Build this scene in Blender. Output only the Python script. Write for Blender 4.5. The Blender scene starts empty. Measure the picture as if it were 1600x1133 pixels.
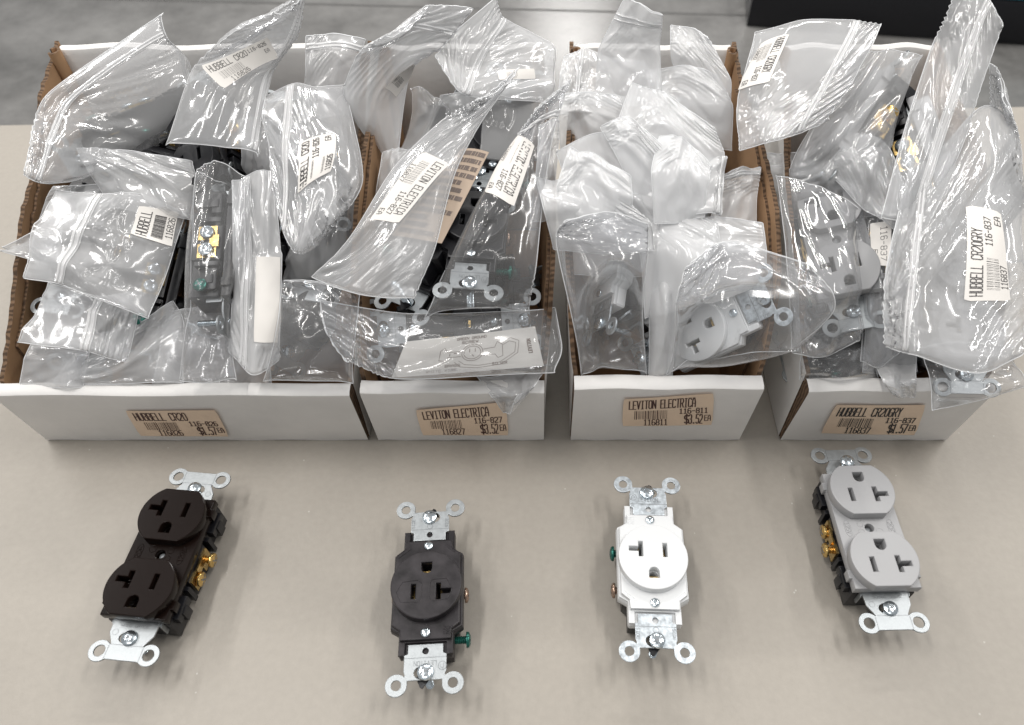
import bpy, bmesh, math, random
import numpy as np
from mathutils import Vector, Matrix
import mathutils

random.seed(7)
RNG = np.random.default_rng(11)
S = 0.001                       # everything below is written in millimetres
scene = bpy.context.scene
COL = scene.collection

# ------------------------------------------------------------------ camera
CAM_H, PITCH, FPX, CX, CY = 383.0, math.radians(51.0), 1186.0, 845.0, 566.5
cam_data = bpy.data.cameras.new('camera')
cam = bpy.data.objects.new('camera', cam_data)
COL.objects.link(cam)
cam.location = (0, 0, CAM_H * S)
cam.rotation_euler = (math.radians(90) - PITCH, 0, 0)
cam_data.sensor_width = 36.0
cam_data.lens = 36.0 * FPX / 1600.0
cam_data.shift_x = -(CX - 800.0) / 1600.0
cam_data.clip_start = 0.01
cam_data.clip_end = 60.0
cam_data.dof.use_dof = True
cam_data.dof.focus_distance = 0.42
cam_data.dof.aperture_fstop = 12.0
scene.camera = cam

# ------------------------------------------------------------------ world, lamps, exposure
world = bpy.data.worlds.new('World')
scene.world = world
world.use_nodes = True
wbg = world.node_tree.nodes['Background']
wbg.inputs[0].default_value = (0.97, 0.985, 1.0, 1)
wbg.inputs[1].default_value = 0.31

def area_lamp(name, loc, sx, sy, power, target=None, col=(1, 0.975, 0.945)):
    l = bpy.data.lights.new(name, 'AREA')
    l.shape = 'RECTANGLE'; l.size = sx; l.size_y = sy; l.energy = power; l.color = col
    o = bpy.data.objects.new(name, l); COL.objects.link(o); o.location = loc
    if target is not None:
        d = Vector(target) - Vector(loc)
        o.rotation_euler = d.to_track_quat('-Z', 'Y').to_euler()
    return o
# rows of ceiling tubes running away from the camera, left, right and far behind; the last lamp is an added fill
area_lamp('ceiling_lamp', (-1.6, 1.2, 1.75), 0.10, 1.9, 25)
area_lamp('ceiling_lamp', (1.65, 1.3, 1.75), 0.10, 1.9, 22)
area_lamp('ceiling_lamp', (0.1, 2.5, 2.0), 1.3, 0.12, 40)
area_lamp('ceiling_lamp', (-0.75, 0.32, 2.1), 0.10, 1.1, 19)
area_lamp('ceiling_lamp', (0.95, 0.36, 2.1), 0.10, 1.1, 18)
area_lamp('ceiling_lamp', (0.3, 7.7, 2.25), 0.7, 1.0, 45)
area_lamp('ceiling_lamp', (-2.4, 5.6, 2.25), 0.4, 1.4, 22)
area_lamp('ceiling_lamp', (-0.35, -0.9, 2.2), 1.4, 0.12, 6)  # added front fill, lightens the shade on the table before the boxes

scene.view_settings.view_transform = 'Standard'
scene.view_settings.look = 'None'
scene.view_settings.exposure = 0.16
scene.view_settings.gamma = 1.0
scene.view_settings.use_curve_mapping = False
scene.render.engine = 'CYCLES'
cy = scene.cycles
cy.use_denoising = True
cy.max_bounces = 18
cy.diffuse_bounces = 10
cy.glossy_bounces = 5
cy.transmission_bounces = 12
cy.transparent_max_bounces = 40
cy.caustics_reflective = False
cy.caustics_refractive = False
cy.sample_clamp_indirect = 6.0

# ------------------------------------------------------------------ picture <-> place
SP, CP = math.sin(PITCH), math.cos(PITCH)
CAMP = np.array([0, 0, CAM_H])
def ray(px, py):
    x, y = (px - CX) / FPX, (py - CY) / FPX
    return np.array([x, CP - y * SP, -SP - y * CP])
def at_h(px, py, h):                      # point of the ray at height h
    d = ray(px, py); return CAMP + d * ((h - CAM_H) / d[2])
def at_y(px, py, yy):                     # point of the ray at distance yy
    d = ray(px, py); return CAMP + d * (yy / d[1])
SLOPE, Y0, H0 = 0.35, 258.0, 65.0
def pt(px, py, e):                        # point of the ray on the heap's slope, raised by e
    d = ray(px, py)
    k = (H0 + e - SLOPE * Y0 - CAM_H) / (d[2] - SLOPE * d[1])
    return CAMP + d * k
def project(P):
    P = np.asarray(P, float) - CAMP
    z = P[..., 1] * CP - P[..., 2] * SP
    u = P[..., 1] * SP + P[..., 2] * CP
    return CX + FPX * P[..., 0] / z, CY - FPX * u / z

# ------------------------------------------------------------------ materials
def new_mat(name):
    m = bpy.data.materials.new(name); m.use_nodes = True
    nt = m.node_tree
    return m, nt, nt.nodes['Principled BSDF']
def simple(name, col, rough=0.5, metal=0.0, bump=0.0, bscale=400, var=0.0, vscale=60, spec=0.5):
    m, nt, b = new_mat(name)
    b.inputs['Base Color'].default_value = (*col, 1)
    b.inputs['Roughness'].default_value = rough
    b.inputs['Metallic'].default_value = metal
    b.inputs['Specular IOR Level'].default_value = spec
    tc = nt.nodes.new('ShaderNodeTexCoord')
    if bump:
        n = nt.nodes.new('ShaderNodeTexNoise'); n.inputs['Scale'].default_value = bscale; n.inputs['Detail'].default_value = 4
        nt.links.new(tc.outputs['Object'], n.inputs['Vector'])
        bp = nt.nodes.new('ShaderNodeBump'); bp.inputs['Strength'].default_value = bump; bp.inputs['Distance'].default_value = 0.0005
        nt.links.new(n.outputs['Fac'], bp.inputs['Height']); nt.links.new(bp.outputs['Normal'], b.inputs['Normal'])
    if var:
        n2 = nt.nodes.new('ShaderNodeTexNoise'); n2.inputs['Scale'].default_value = vscale; n2.inputs['Detail'].default_value = 6
        nt.links.new(tc.outputs['Object'], n2.inputs['Vector'])
        rp = nt.nodes.new('ShaderNodeValToRGB')
        rp.color_ramp.elements[0].position = 0.3; rp.color_ramp.elements[1].position = 0.7
        rp.color_ramp.elements[0].color = (*[c * (1 - var) for c in col], 1)
        rp.color_ramp.elements[1].color = (*[min(1, c * (1 + var)) for c in col], 1)
        nt.links.new(n2.outputs['Fac'], rp.inputs['Fac']); nt.links.new(rp.outputs['Color'], b.inputs['Base Color'])
        mr = nt.nodes.new('ShaderNodeMapRange')
        mr.inputs['To Min'].default_value = max(0.02, rough - 0.12); mr.inputs['To Max'].default_value = min(1, rough + 0.12)
        nt.links.new(n2.outputs['Fac'], mr.inputs['Value']); nt.links.new(mr.outputs['Result'], b.inputs['Roughness'])
    return m

M = {}
M['brown'] = simple('brown_plastic', (0.0085, 0.0048, 0.0037), 0.2, spec=0.16, bump=0.03, bscale=900)
M['brown_matt'] = simple('dark_brown_plastic', (0.027, 0.024, 0.026), 0.38, spec=0.22, bump=0.12, bscale=700, var=0.45, vscale=130)
M['white'] = simple('white_plastic', (0.67, 0.68, 0.685), 0.35)
M['grey'] = simple('grey_plastic', (0.335, 0.335, 0.340), 0.38, bump=0.04, bscale=900)
M['black'] = simple('black_plastic', (0.009, 0.009, 0.011), 0.34, spec=0.35, bump=0.06, bscale=700, var=0.2, vscale=140)
M['steel'] = simple('zinc_steel', (0.36, 0.38, 0.39), 0.45, 0.85, bump=0.12, bscale=1500, var=0.09, vscale=420)
M['galv'] = simple('galvanised_steel', (0.50, 0.54, 0.57), 0.42, 0.8, bump=0.15, bscale=1200, var=0.3, vscale=500)
M['screw'] = simple('screw_steel', (0.62, 0.68, 0.72), 0.2, 0.95, var=0.2, vscale=700)
M['brass'] = simple('brass', (0.66, 0.46, 0.18), 0.24, 0.95, var=0.25, vscale=500)
M['copper'] = simple('bronze_screw', (0.36, 0.25, 0.19), 0.25, 0.9, var=0.2, vscale=500)
M['green'] = simple('green_screw', (0.015, 0.12, 0.095), 0.28, 0.55, var=0.25, vscale=500)
M['groove'] = simple('steel_groove', (0.20, 0.21, 0.22), 0.5, 0.6)
M['card_white'] = simple('white_card', (0.73, 0.715, 0.695), 0.62, bump=0.3, bscale=260, var=0.06, vscale=30)
M['kraft'] = simple('kraft_card', (0.36, 0.215, 0.115), 0.8, bump=0.15, bscale=900, var=0.12, vscale=60)
M['label'] = simple('cream_label', (0.78, 0.61, 0.46), 0.55, var=0.05, vscale=90)
M['label_white'] = simple('white_label', (0.76, 0.73, 0.69), 0.55, var=0.03, vscale=90)
M['ink'] = simple('brown_ink', (0.055, 0.017, 0.014), 0.6)
M['ink_black'] = simple('black_ink', (0.02, 0.018, 0.02), 0.6)
M['paper_tan'] = simple('tan_paper', (0.56, 0.44, 0.34), 0.7, var=0.06, vscale=60)
M['paper_grey'] = simple('grey_paper', (0.62, 0.60, 0.57), 0.7, var=0.05, vscale=60)
M['ink_pale'] = simple('pale_ink', (0.20, 0.16, 0.14), 0.7)

def kraft_edge():
    m, nt, b = new_mat('corrugated_edge')
    tc = nt.nodes.new('ShaderNodeTexCoord')
    w = nt.nodes.new('ShaderNodeTexWave'); w.wave_type = 'BANDS'; w.bands_direction = 'Y'
    w.inputs['Scale'].default_value = 120; w.inputs['Distortion'].default_value = 7; w.inputs['Detail'].default_value = 3
    nt.links.new(tc.outputs['Object'], w.inputs['Vector'])
    n = nt.nodes.new('ShaderNodeTexNoise'); n.inputs['Scale'].default_value = 160; n.inputs['Detail'].default_value = 3
    nt.links.new(tc.outputs['Object'], n.inputs['Vector'])
    mx = nt.nodes.new('ShaderNodeMixRGB'); mx.blend_type = 'MULTIPLY'; mx.inputs[0].default_value = 0.8
    rp = nt.nodes.new('ShaderNodeValToRGB')
    rp.color_ramp.elements[0].color = (0.11, 0.063, 0.034, 1); rp.color_ramp.elements[1].color = (0.27, 0.165, 0.095, 1)
    rp.color_ramp.elements[0].position = 0.2; rp.color_ramp.elements[1].position = 0.8
    nt.links.new(w.outputs['Fac'], rp.inputs['Fac']); nt.links.new(rp.outputs['Color'], mx.inputs[1]); nt.links.new(n.outputs['Fac'], mx.inputs[2])
    nt.links.new(mx.outputs[0], b.inputs['Base Color'])
    b.inputs['Roughness'].default_value = 0.9
    return m
M['edge'] = kraft_edge()

def film(name, milk, tint=(0.985, 0.99, 1.0), rough=0.10, bump=0.2, gain=1.25, cap=0.42):
    m = bpy.data.materials.new(name); m.use_nodes = True
    nt = m.node_tree; nt.nodes.clear()
    L = nt.links.new
    N = lambda t: nt.nodes.new(t)
    out = N('ShaderNodeOutputMaterial')
    tc = N('ShaderNodeTexCoord')
    n = N('ShaderNodeTexNoise'); n.noise_type = 'RIDGED_MULTIFRACTAL'; n.inputs['Scale'].default_value = 34; n.inputs['Detail'].default_value = 1.6; n.inputs['Distortion'].default_value = 1.0
    L(tc.outputs['Object'], n.inputs['Vector'])
    bp = N('ShaderNodeBump'); bp.inputs['Strength'].default_value = bump; bp.inputs['Distance'].default_value = 0.003
    L(n.outputs['Fac'], bp.inputs['Height'])
    fr = N('ShaderNodeFresnel'); fr.inputs['IOR'].default_value = 1.45; L(bp.outputs['Normal'], fr.inputs['Normal'])
    fm = N('ShaderNodeMath'); fm.operation = 'MULTIPLY'; fm.use_clamp = True; fm.inputs[1].default_value = gain; L(fr.outputs[0], fm.inputs[0])
    cp = N('ShaderNodeMath'); cp.operation = 'MINIMUM'; cp.inputs[1].default_value = cap; L(fm.outputs[0], cp.inputs[0])
    lw = N('ShaderNodeLayerWeight'); lw.inputs['Blend'].default_value = 0.35
    p = N('ShaderNodeMath'); p.operation = 'POWER'; p.inputs[1].default_value = 2.0; L(lw.outputs['Facing'], p.inputs[0])
    mm = N('ShaderNodeMath'); mm.operation = 'MULTIPLY_ADD'; mm.use_clamp = True; mm.inputs[1].default_value = 0.30; mm.inputs[2].default_value = milk
    L(p.outputs[0], mm.inputs[0])
    tr = N('ShaderNodeBsdfTransparent'); tr.inputs[0].default_value = (*tint, 1)
    df = N('ShaderNodeBsdfDiffuse'); df.inputs[0].default_value = (0.98, 0.98, 0.98, 1)
    tl = N('ShaderNodeBsdfTranslucent'); tl.inputs[0].default_value = (0.98, 0.98, 0.98, 1)
    a = N('ShaderNodeMixShader'); a.inputs[0].default_value = 0.28; L(df.outputs[0], a.inputs[1]); L(tl.outputs[0], a.inputs[2])
    b = N('ShaderNodeMixShader'); L(mm.outputs[0], b.inputs[0]); L(tr.outputs[0], b.inputs[1]); L(a.outputs[0], b.inputs[2])
    g = N('ShaderNodeBsdfGlossy'); g.inputs['Roughness'].default_value = rough; L(bp.outputs['Normal'], g.inputs['Normal'])
    c = N('ShaderNodeMixShader'); L(cp.outputs[0], c.inputs[0]); L(b.outputs[0], c.inputs[1]); L(g.outputs[0], c.inputs[2])
    L(c.outputs[0], out.inputs['Surface'])
    return m
M['film_clear'] = film('clear_film', 0.29, bump=0.18, rough=0.14, cap=0.34)
M['film_crisp'] = film('crisp_film', 0.29, bump=0.34, cap=0.36)
M['film_glass'] = film('glossy_film', 0.09, bump=0.36, rough=0.12)
M['film_milky'] = film('milky_film', 0.50, bump=0.14, rough=0.15, cap=0.2)
M['film_tight'] = film('tight_film', 0.12, bump=0.5, gain=4.0, cap=0.5)
M['film_haze'] = film('hazy_film', 0.42, bump=0.22, cap=0.3)
M['film_zip'] = film('zip_film', 0.72, gain=1.4, bump=0.1)
M['film_edge'] = simple('film_edge', (0.9, 0.91, 0.92), 0.3)
M['film_edge'].node_tree.nodes['Principled BSDF'].inputs['Alpha'].default_value = 0.72

# ------------------------------------------------------------------ mesh helpers
class MB:                                    # collects faces in millimetres, builds one mesh
    def __init__(s): s.v = []; s.f = []; s.m = []
    def add(s, verts, faces, mi=0):
        o = len(s.v); s.v += [tuple(map(float, p)) for p in verts]
        s.f += [tuple(i + o for i in f) for f in faces]; s.m += [mi] * len(faces)
    def box(s, x0, x1, y0, y1, z0, z1, mi=0):
        v = [(x, y, z) for z in (z0, z1) for y in (y0, y1) for x in (x0, x1)]
        s.add(v, [(0, 2, 3, 1), (4, 5, 7, 6), (0, 1, 5, 4), (2, 6, 7, 3), (0, 4, 6, 2), (1, 3, 7, 5)], mi)
    def tube(s, pts, r, n=6, mi=0, cap=True):
        pts = [np.asarray(p, float) for p in pts]
        rings = []
        for i, p in enumerate(pts):
            t = pts[min(i + 1, len(pts) - 1)] - pts[max(i - 1, 0)]
            L = np.linalg.norm(t); t = t / L if L > 1e-9 else np.array([0, 0, 1.0])
            a = np.cross(t, [0, 0, 1.0] if abs(t[2]) < 0.9 else [1.0, 0, 0]); a /= np.linalg.norm(a); b = np.cross(t, a)
            rr = r[i] if hasattr(r, '__len__') else r
            rings.append([p + rr * (math.cos(2 * math.pi * k / n) * a + math.sin(2 * math.pi * k / n) * b) for k in range(n)])
        v = [q for R in rings for q in R]
        f = [(i * n + k, i * n + (k + 1) % n, (i + 1) * n + (k + 1) % n, (i + 1) * n + k) for i in range(len(pts) - 1) for k in range(n)]
        if cap: f += [tuple(range(n))[::-1], tuple((len(pts) - 1) * n + k for k in range(n))]
        s.add(v, f, mi)
    def lathe(s, prof, c=(0, 0, 0), axis='z', n=20, mi=0):    # prof: (radius, height) pairs
        v = []; f = []
        for r, h in prof:
            for k in range(n):
                a = 2 * math.pi * k / n; x, y = r * math.cos(a), r * math.sin(a)
                q = (x, y, h) if axis == 'z' else (h, x, y) if axis == 'x' else (-h, y, x) if axis == '-x' else (x, h, y)
                v.append((q[0] + c[0], q[1] + c[1], q[2] + c[2]))
        for i in range(len(prof) - 1):
            for k in range(n):
                f.append((i * n + k, i * n + (k + 1) % n, (i + 1) * n + (k + 1) % n, (i + 1) * n + k))
        f.append(tuple((len(prof) - 1) * n + k for k in range(n)))
        s.add(v, f, mi)
    def mesh(s, name, mats, smooth=None):
        me = bpy.data.meshes.new(name)
        me.from_pydata([(x * S, y * S, z * S) for x, y, z in s.v], [], s.f)
        for m in (mats if isinstance(mats, (list, tuple)) else [mats]): me.materials.append(m)
        me.polygons.foreach_set('material_index', s.m)
        bm = bmesh.new(); bm.from_mesh(me); bmesh.ops.recalc_face_normals(bm, faces=bm.faces); bm.to_mesh(me); bm.free()
        if smooth is not None:
            me.shade_smooth(); me.set_sharp_from_angle(angle=math.radians(smooth))
        me.update(); return me
def link(name, me, parent=None):
    o = bpy.data.objects.new(name, me); COL.objects.link(o)
    if parent is not None: o.parent = parent
    return o
def thing(name, label, cat, group=None, mat=None):
    o = bpy.data.objects.new(name, None); COL.objects.link(o); o.empty_display_size = 0.01
    o['label'] = label; o['category'] = cat
    if group: o['group'] = group
    if mat is not None: o.matrix_world = mat
    return o
def tag(o, label, cat, group=None):
    o['label'] = label; o['category'] = cat
    if group: o['group'] = group
    return o
def copy_tree(o, parent=None):
    c = o.copy(); COL.objects.link(c); c.parent = parent
    for ch in o.children: copy_tree(ch, c)
    return c

def circle(cx, cy_, r, n=28, a0=0, a1=360, end=False):
    k = n + 1 if end else n
    return [(cx + r * math.cos(math.radians(a0 + (a1 - a0) * i / n)), cy_ + r * math.sin(math.radians(a0 + (a1 - a0) * i / n))) for i in range(k)]
def rect(x0, x1, y0, y1): return [(x0, y0), (x1, y0), (x1, y1), (x0, y1)]
def plate(outer, holes, z0, z1, bevel=0.3, smooth=35):
    """flat plate with holes and rounded rims, from a filled 2D curve"""
    cu = bpy.data.curves.new('outline', 'CURVE'); cu.dimensions = '2D'; cu.fill_mode = 'BOTH'
    for loop in [outer] + list(holes):
        sp = cu.splines.new('POLY'); sp.points.add(len(loop) - 1); sp.use_cyclic_u = True
        for p, q in zip(sp.points, loop): p.co = (q[0] * S, q[1] * S, 0, 1)
    cu.extrude = max(1e-6, ((z1 - z0) / 2 - bevel) * S); cu.bevel_depth = bevel * S; cu.bevel_resolution = 1; cu.offset = -bevel * S
    o = bpy.data.objects.new('outline', cu)
    me = bpy.data.meshes.new_from_object(o)
    bpy.data.objects.remove(o); bpy.data.curves.remove(cu)
    me.transform(Matrix.Translation((0, 0, (z0 + z1) / 2 * S)))
    me.materials.clear()
    me.shade_smooth(); me.set_sharp_from_angle(angle=math.radians(smooth))
    return me
def join_meshes(name, items, mats):          # items: (mesh, material index)
    bm = bmesh.new()
    for me, mi in items:
        n0 = len(bm.faces); bm.from_mesh(me); bm.faces.ensure_lookup_table()
        for f in bm.faces[n0:]: f.material_index = mi
    out = bpy.data.meshes.new(name); bm.to_mesh(out); bm.free()
    for m in (mats if isinstance(mats, (list, tuple)) else [mats]): out.materials.append(m)
    return out

# ------------------------------------------------------------------ stroke lettering (x 0..4, y 0..6)
FONT = {
 'A': [[(0,0),(0,3.6),(1.2,6),(2.8,6),(4,3.6),(4,0)],[(0,2.4),(4,2.4)]], 'B': [[(0,0),(0,6),(3,6),(3.9,5.2),(3.9,3.9),(3,3.2),(0,3.2)],[(3,3.2),(4,2.3),(4,.8),(3,0),(0,0)]],
 'C': [[(4,1),(3.1,0),(.9,0),(0,1),(0,5),(.9,6),(3.1,6),(4,5)]], 'D': [[(0,0),(0,6),(2.8,6),(4,4.8),(4,1.2),(2.8,0),(0,0)]],
 'E': [[(4,0),(0,0),(0,6),(4,6)],[(0,3.1),(3.2,3.1)]], 'F': [[(0,0),(0,6),(4,6)],[(0,3.1),(3.2,3.1)]],
 'G': [[(4,5),(3.1,6),(.9,6),(0,5),(0,1),(.9,0),(3.1,0),(4,1),(4,2.8),(2.4,2.8)]], 'H': [[(0,0),(0,6)],[(4,0),(4,6)],[(0,3),(4,3)]],
 'I': [[(.8,0),(3.2,0)],[(2,0),(2,6)],[(.8,6),(3.2,6)]], 'J': [[(0,1),(.9,0),(2.6,0),(3.4,1),(3.4,6)]], 'K': [[(0,0),(0,6)],[(4,6),(0,2.6)],[(1.3,3.6),(4,0)]],
 'L': [[(0,6),(0,0),(4,0)]], 'M': [[(0,0),(0,6),(2,3),(4,6),(4,0)]], 'N': [[(0,0),(0,6),(4,0),(4,6)]],
 'O': [[(1,0),(3,0),(4,1),(4,5),(3,6),(1,6),(0,5),(0,1),(1,0)]], 'P': [[(0,0),(0,6),(3,6),(4,5),(4,3.8),(3,2.8),(0,2.8)]],
 'Q': [[(1,0),(3,0),(4,1),(4,5),(3,6),(1,6),(0,5),(0,1),(1,0)],[(2.4,1.6),(4,0)]], 'R': [[(0,0),(0,6),(3,6),(4,5),(4,4),(3,3),(0,3)],[(2,3),(4,0)]],
 'S': [[(0,.8),(.8,0),(3.2,0),(4,.9),(4,2.2),(3.2,3),(.8,3),(0,3.9),(0,5.2),(.8,6),(3.2,6),(4,5.2)]], 'T': [[(0,6),(4,6)],[(2,6),(2,0)]],
 'U': [[(0,6),(0,1),(.9,0),(3.1,0),(4,1),(4,6)]], 'V': [[(0,6),(2,0),(4,6)]], 'W': [[(0,6),(.9,0),(2,4),(3.1,0),(4,6)]], 'X': [[(0,0),(4,6)],[(0,6),(4,0)]],
 'Y': [[(0,6),(2,3),(4,6)],[(2,3),(2,0)]], 'Z': [[(0,6),(4,6),(0,0),(4,0)]],
 '0': [[(1,0),(3,0),(4,1),(4,5),(3,6),(1,6),(0,5),(0,1),(1,0)]], '1': [[(.8,5),(2,6),(2,0)],[(.6,0),(3.4,0)]],
 '2': [[(0,5),(.9,6),(3.1,6),(4,5),(4,3.9),(3,2.7),(.8,1.1),(0,0),(4,0)]], '3': [[(0,5.2),(.9,6),(3.1,6),(4,5.2),(4,3.9),(3.2,3.1),(1.6,3.1)],[(3.2,3.1),(4,2.2),(4,.8),(3.1,0),(.9,0),(0,.8)]],
 '5': [[(4,6),(.3,6),(0,3.4),(3,3.6),(4,2.6),(4,1),(3,0),(.9,0),(0,.8)]], '6': [[(3.6,5.6),(2.8,6),(1,6),(0,5),(0,1),(1,0),(3,0),(4,1),(4,2.4),(3,3.3),(1,3.3),(0,2.4)]],
 '7': [[(0,6),(4,6),(1.4,0)]], '8': [[(1,3.1),(0,2.2),(0,.9),(1,0),(3,0),(4,.9),(4,2.2),(3,3.1),(1,3.1),(.2,3.9),(.2,5.2),(1,6),(3,6),(3.8,5.2),(3.8,3.9),(3,3.1)]],
 '4': [[(3,0),(3,6),(0,2),(4,2)]], '9': [[(.4,.4),(1.2,0),(3,0),(4,1),(4,5),(3,6),(1,6),(0,5),(0,3.6),(1,2.7),(3,2.7),(4,3.6)]],
 '$': [[(0,1),(.8,.4),(3.2,.4),(4,1.3),(4,2.3),(3.2,3),(.8,3),(0,3.8),(0,4.8),(.8,5.6),(3.2,5.6),(4,5)],[(2,-.5),(2,6.5)]],
 '.': [[(1.6,0),(2.2,0),(2.2,.5),(1.6,.5),(1.6,0)]], '-': [[(.4,3),(3.6,3)]], "'": [[(2,6),(1.6,4.6)]], ' ': [],
}
def text_segments(txt, u0, v0, u1, v1):
    """strokes of txt filling the box (u0,v0)-(u1,v1), v downwards"""
    n = len(txt); adv = (u1 - u0) / (n - 0.25); w = adv * 0.72 / 4; hh = (v1 - v0) / 6
    segs = []
    for i, ch in enumerate(txt):
        for line in FONT.get(ch, []):
            segs.append([(u0 + i * adv + x * w, v1 - y * hh) for x, y in line])
    return segs
def stroke_mesh(name, jobs, surf, aspect, mat):
    """jobs: (polyline list, width in v-units); surf(u,v,off)->point in mm; aspect = label width / height"""
    mb = MB()
    for segs, wd in jobs:
        for line in segs:
            for (a, b) in zip(line[:-1], line[1:]):
                dx, dy = (b[0] - a[0]) * aspect, b[1] - a[1]
                L = math.hypot(dx, dy)
                if L < 1e-6: continue
                tx, ty = dx / L, dy / L
                ex, ey = tx * wd * .4, ty * wd * .4
                nx, ny = -ty * wd / 2, tx * wd / 2
                q = [((a[0] * aspect - ex + nx) / aspect, a[1] - ey + ny), ((b[0] * aspect + ex + nx) / aspect, b[1] + ey + ny),
                     ((b[0] * aspect + ex - nx) / aspect, b[1] + ey - ny), ((a[0] * aspect - ex - nx) / aspect, a[1] - ey - ny)]
                mb.add([surf(u, v, 1) for u, v in q], [(0, 1, 2, 3)])
    return mb.mesh(name, mat)
def barcode(u0, v0, u1, v1, seed=3):
    r = random.Random(seed); segs = []; u = u0
    jobs = []
    while u < u1:
        w = r.choice([.006, .006, .011, .016]); jobs.append(([[(u + w / 2, v0), (u + w / 2, v1)]], w)); u += w + r.choice([.006, .008, .012])
    return jobs

# ------------------------------------------------------------------ floor, table, far box
def make_setting():
    mb = MB(); mb.box(-9000, 9000, -3000, 16000, -780, -742)
    m, nt, b = new_mat('polished_concrete')
    tc = nt.nodes.new('ShaderNodeTexCoord')
    n = nt.nodes.new('ShaderNodeTexNoise'); n.inputs['Scale'].default_value = 3.2; n.inputs['Detail'].default_value = 9; n.inputs['Roughness'].default_value = 0.68
    nt.links.new(tc.outputs['Object'], n.inputs['Vector'])
    rp = nt.nodes.new('ShaderNodeValToRGB')
    rp.color_ramp.elements[0].position = 0.32; rp.color_ramp.elements[1].position = 0.68
    rp.color_ramp.elements[0].color = (0.105, 0.102, 0.098, 1); rp.color_ramp.elements[1].color = (0.27, 0.265, 0.255, 1)
    nt.links.new(n.outputs['Fac'], rp.inputs['Fac']); nt.links.new(rp.outputs['Color'], b.inputs['Base Color'])
    mr = nt.nodes.new('ShaderNodeMapRange'); mr.inputs['To Min'].default_value = 0.14; mr.inputs['To Max'].default_value = 0.34
    nt.links.new(n.outputs['Fac'], mr.inputs['Value']); nt.links.new(mr.outputs['Result'], b.inputs['Roughness'])
    o = link('floor', mb.mesh('floor', m)); o['kind'] = 'structure'
    # saw-cut joint in the slab
    a, c = at_h(300, 1, -741), at_h(1190, 24, -741)
    d = (c - a) / np.linalg.norm(c - a); p = np.array([-d[1], d[0], 0]) * 5
    mb = MB(); a = a - d * 1500; c = c + d * 900
    mb.add([a - p, c - p, c + p, a + p], [(0, 1, 2, 3)])
    j = link('floor_joint', mb.mesh('floor_joint', simple('joint_filler', (0.12, 0.118, 0.114), 0.5))); j['kind'] = 'structure'

    # table with a blow-moulded beige top
    m, nt, b = new_mat('moulded_table_plastic')
    tc = nt.nodes.new('ShaderNodeTexCoord')
    n = nt.nodes.new('ShaderNodeTexNoise'); n.inputs['Scale'].default_value = 9; n.inputs['Detail'].default_value = 7
    nt.links.new(tc.outputs['Object'], n.inputs['Vector'])
    rp = nt.nodes.new('ShaderNodeValToRGB')
    rp.color_ramp.elements[0].position = 0.3; rp.color_ramp.elements[1].position = 0.75
    rp.color_ramp.elements[0].color = (0.318, 0.291, 0.254, 1); rp.color_ramp.elements[1].color = (0.350, 0.321, 0.281, 1)
    nt.links.new(n.outputs['Fac'], rp.inputs['Fac'])
    v = nt.nodes.new('ShaderNodeTexVoronoi'); v.inputs['Scale'].default_value = 120
    nt.links.new(tc.outputs['Object'], v.inputs['Vector'])
    lt = nt.nodes.new('ShaderNodeMath'); lt.operation = 'LESS_THAN'; lt.inputs[1].default_value = 0.06
    nt.links.new(v.outputs['Distance'], lt.inputs[0])
    n3 = nt.nodes.new('ShaderNodeTexNoise'); n3.inputs['Scale'].default_value = 26; nt.links.new(tc.outputs['Object'], n3.inputs['Vector'])
    gt = nt.nodes.new('ShaderNodeMath'); gt.operation = 'GREATER_THAN'; gt.inputs[1].default_value = 0.57; nt.links.new(n3.outputs['Fac'], gt.inputs[0])
    ml = nt.nodes.new('ShaderNodeMath'); ml.operation = 'MULTIPLY'; nt.links.new(lt.outputs[0], ml.inputs[0]); nt.links.new(gt.outputs[0], ml.inputs[1])
    ng = nt.nodes.new('ShaderNodeTexNoise'); ng.inputs['Scale'].default_value = 260; ng.inputs['Detail'].default_value = 5
    nt.links.new(tc.outputs['Object'], ng.inputs['Vector'])
    mg = nt.nodes.new('ShaderNodeMixRGB'); mg.blend_type = 'OVERLAY'; mg.inputs[0].default_value = 0.08
    nt.links.new(rp.outputs['Color'], mg.inputs[1]); nt.links.new(ng.outputs['Fac'], mg.inputs[2])
    mx = nt.nodes.new('ShaderNodeMixRGB'); mx.inputs[2].default_value = (0.45, 0.43, 0.39, 1)
    nt.links.new(ml.outputs[0], mx.inputs[0]); nt.links.new(mg.outputs['Color'], mx.inputs[1]); nt.links.new(mx.outputs[0], b.inputs['Base Color'])
    n2 = nt.nodes.new('ShaderNodeTexNoise'); n2.inputs['Scale'].default_value = 420; n2.inputs['Detail'].default_value = 3
    nt.links.new(tc.outputs['Object'], n2.inputs['Vector'])
    bp = nt.nodes.new('ShaderNodeBump'); bp.inputs['Strength'].default_value = 0.22; bp.inputs['Distance'].default_value = 0.0006
    nt.links.new(n2.outputs['Fac'], bp.inputs['Height'])
    n4 = nt.nodes.new('ShaderNodeTexNoise'); n4.inputs['Scale'].default_value = 22; n4.inputs['Detail'].default_value = 2
    nt.links.new(tc.outputs['Object'], n4.inputs['Vector'])
    bp2 = nt.nodes.new('ShaderNodeBump'); bp2.inputs['Strength'].default_value = 0.25; bp2.inputs['Distance'].default_value = 0.002
    nt.links.new(n4.outputs['Fac'], bp2.inputs['Height']); nt.links.new(bp.outputs['Normal'], bp2.inputs['Normal'])
    nt.links.new(bp2.outputs['Normal'], b.inputs['Normal'])
    b.inputs['Roughness'].default_value = 0.46
    b.inputs['Specular IOR Level'].default_value = 0.35
    t = thing('folding_table', 'beige grey moulded plastic table the boxes and loose receptacles stand on', 'table')
    t.location = (0, 0, 0)
    yaw = math.radians(1.8)
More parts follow.
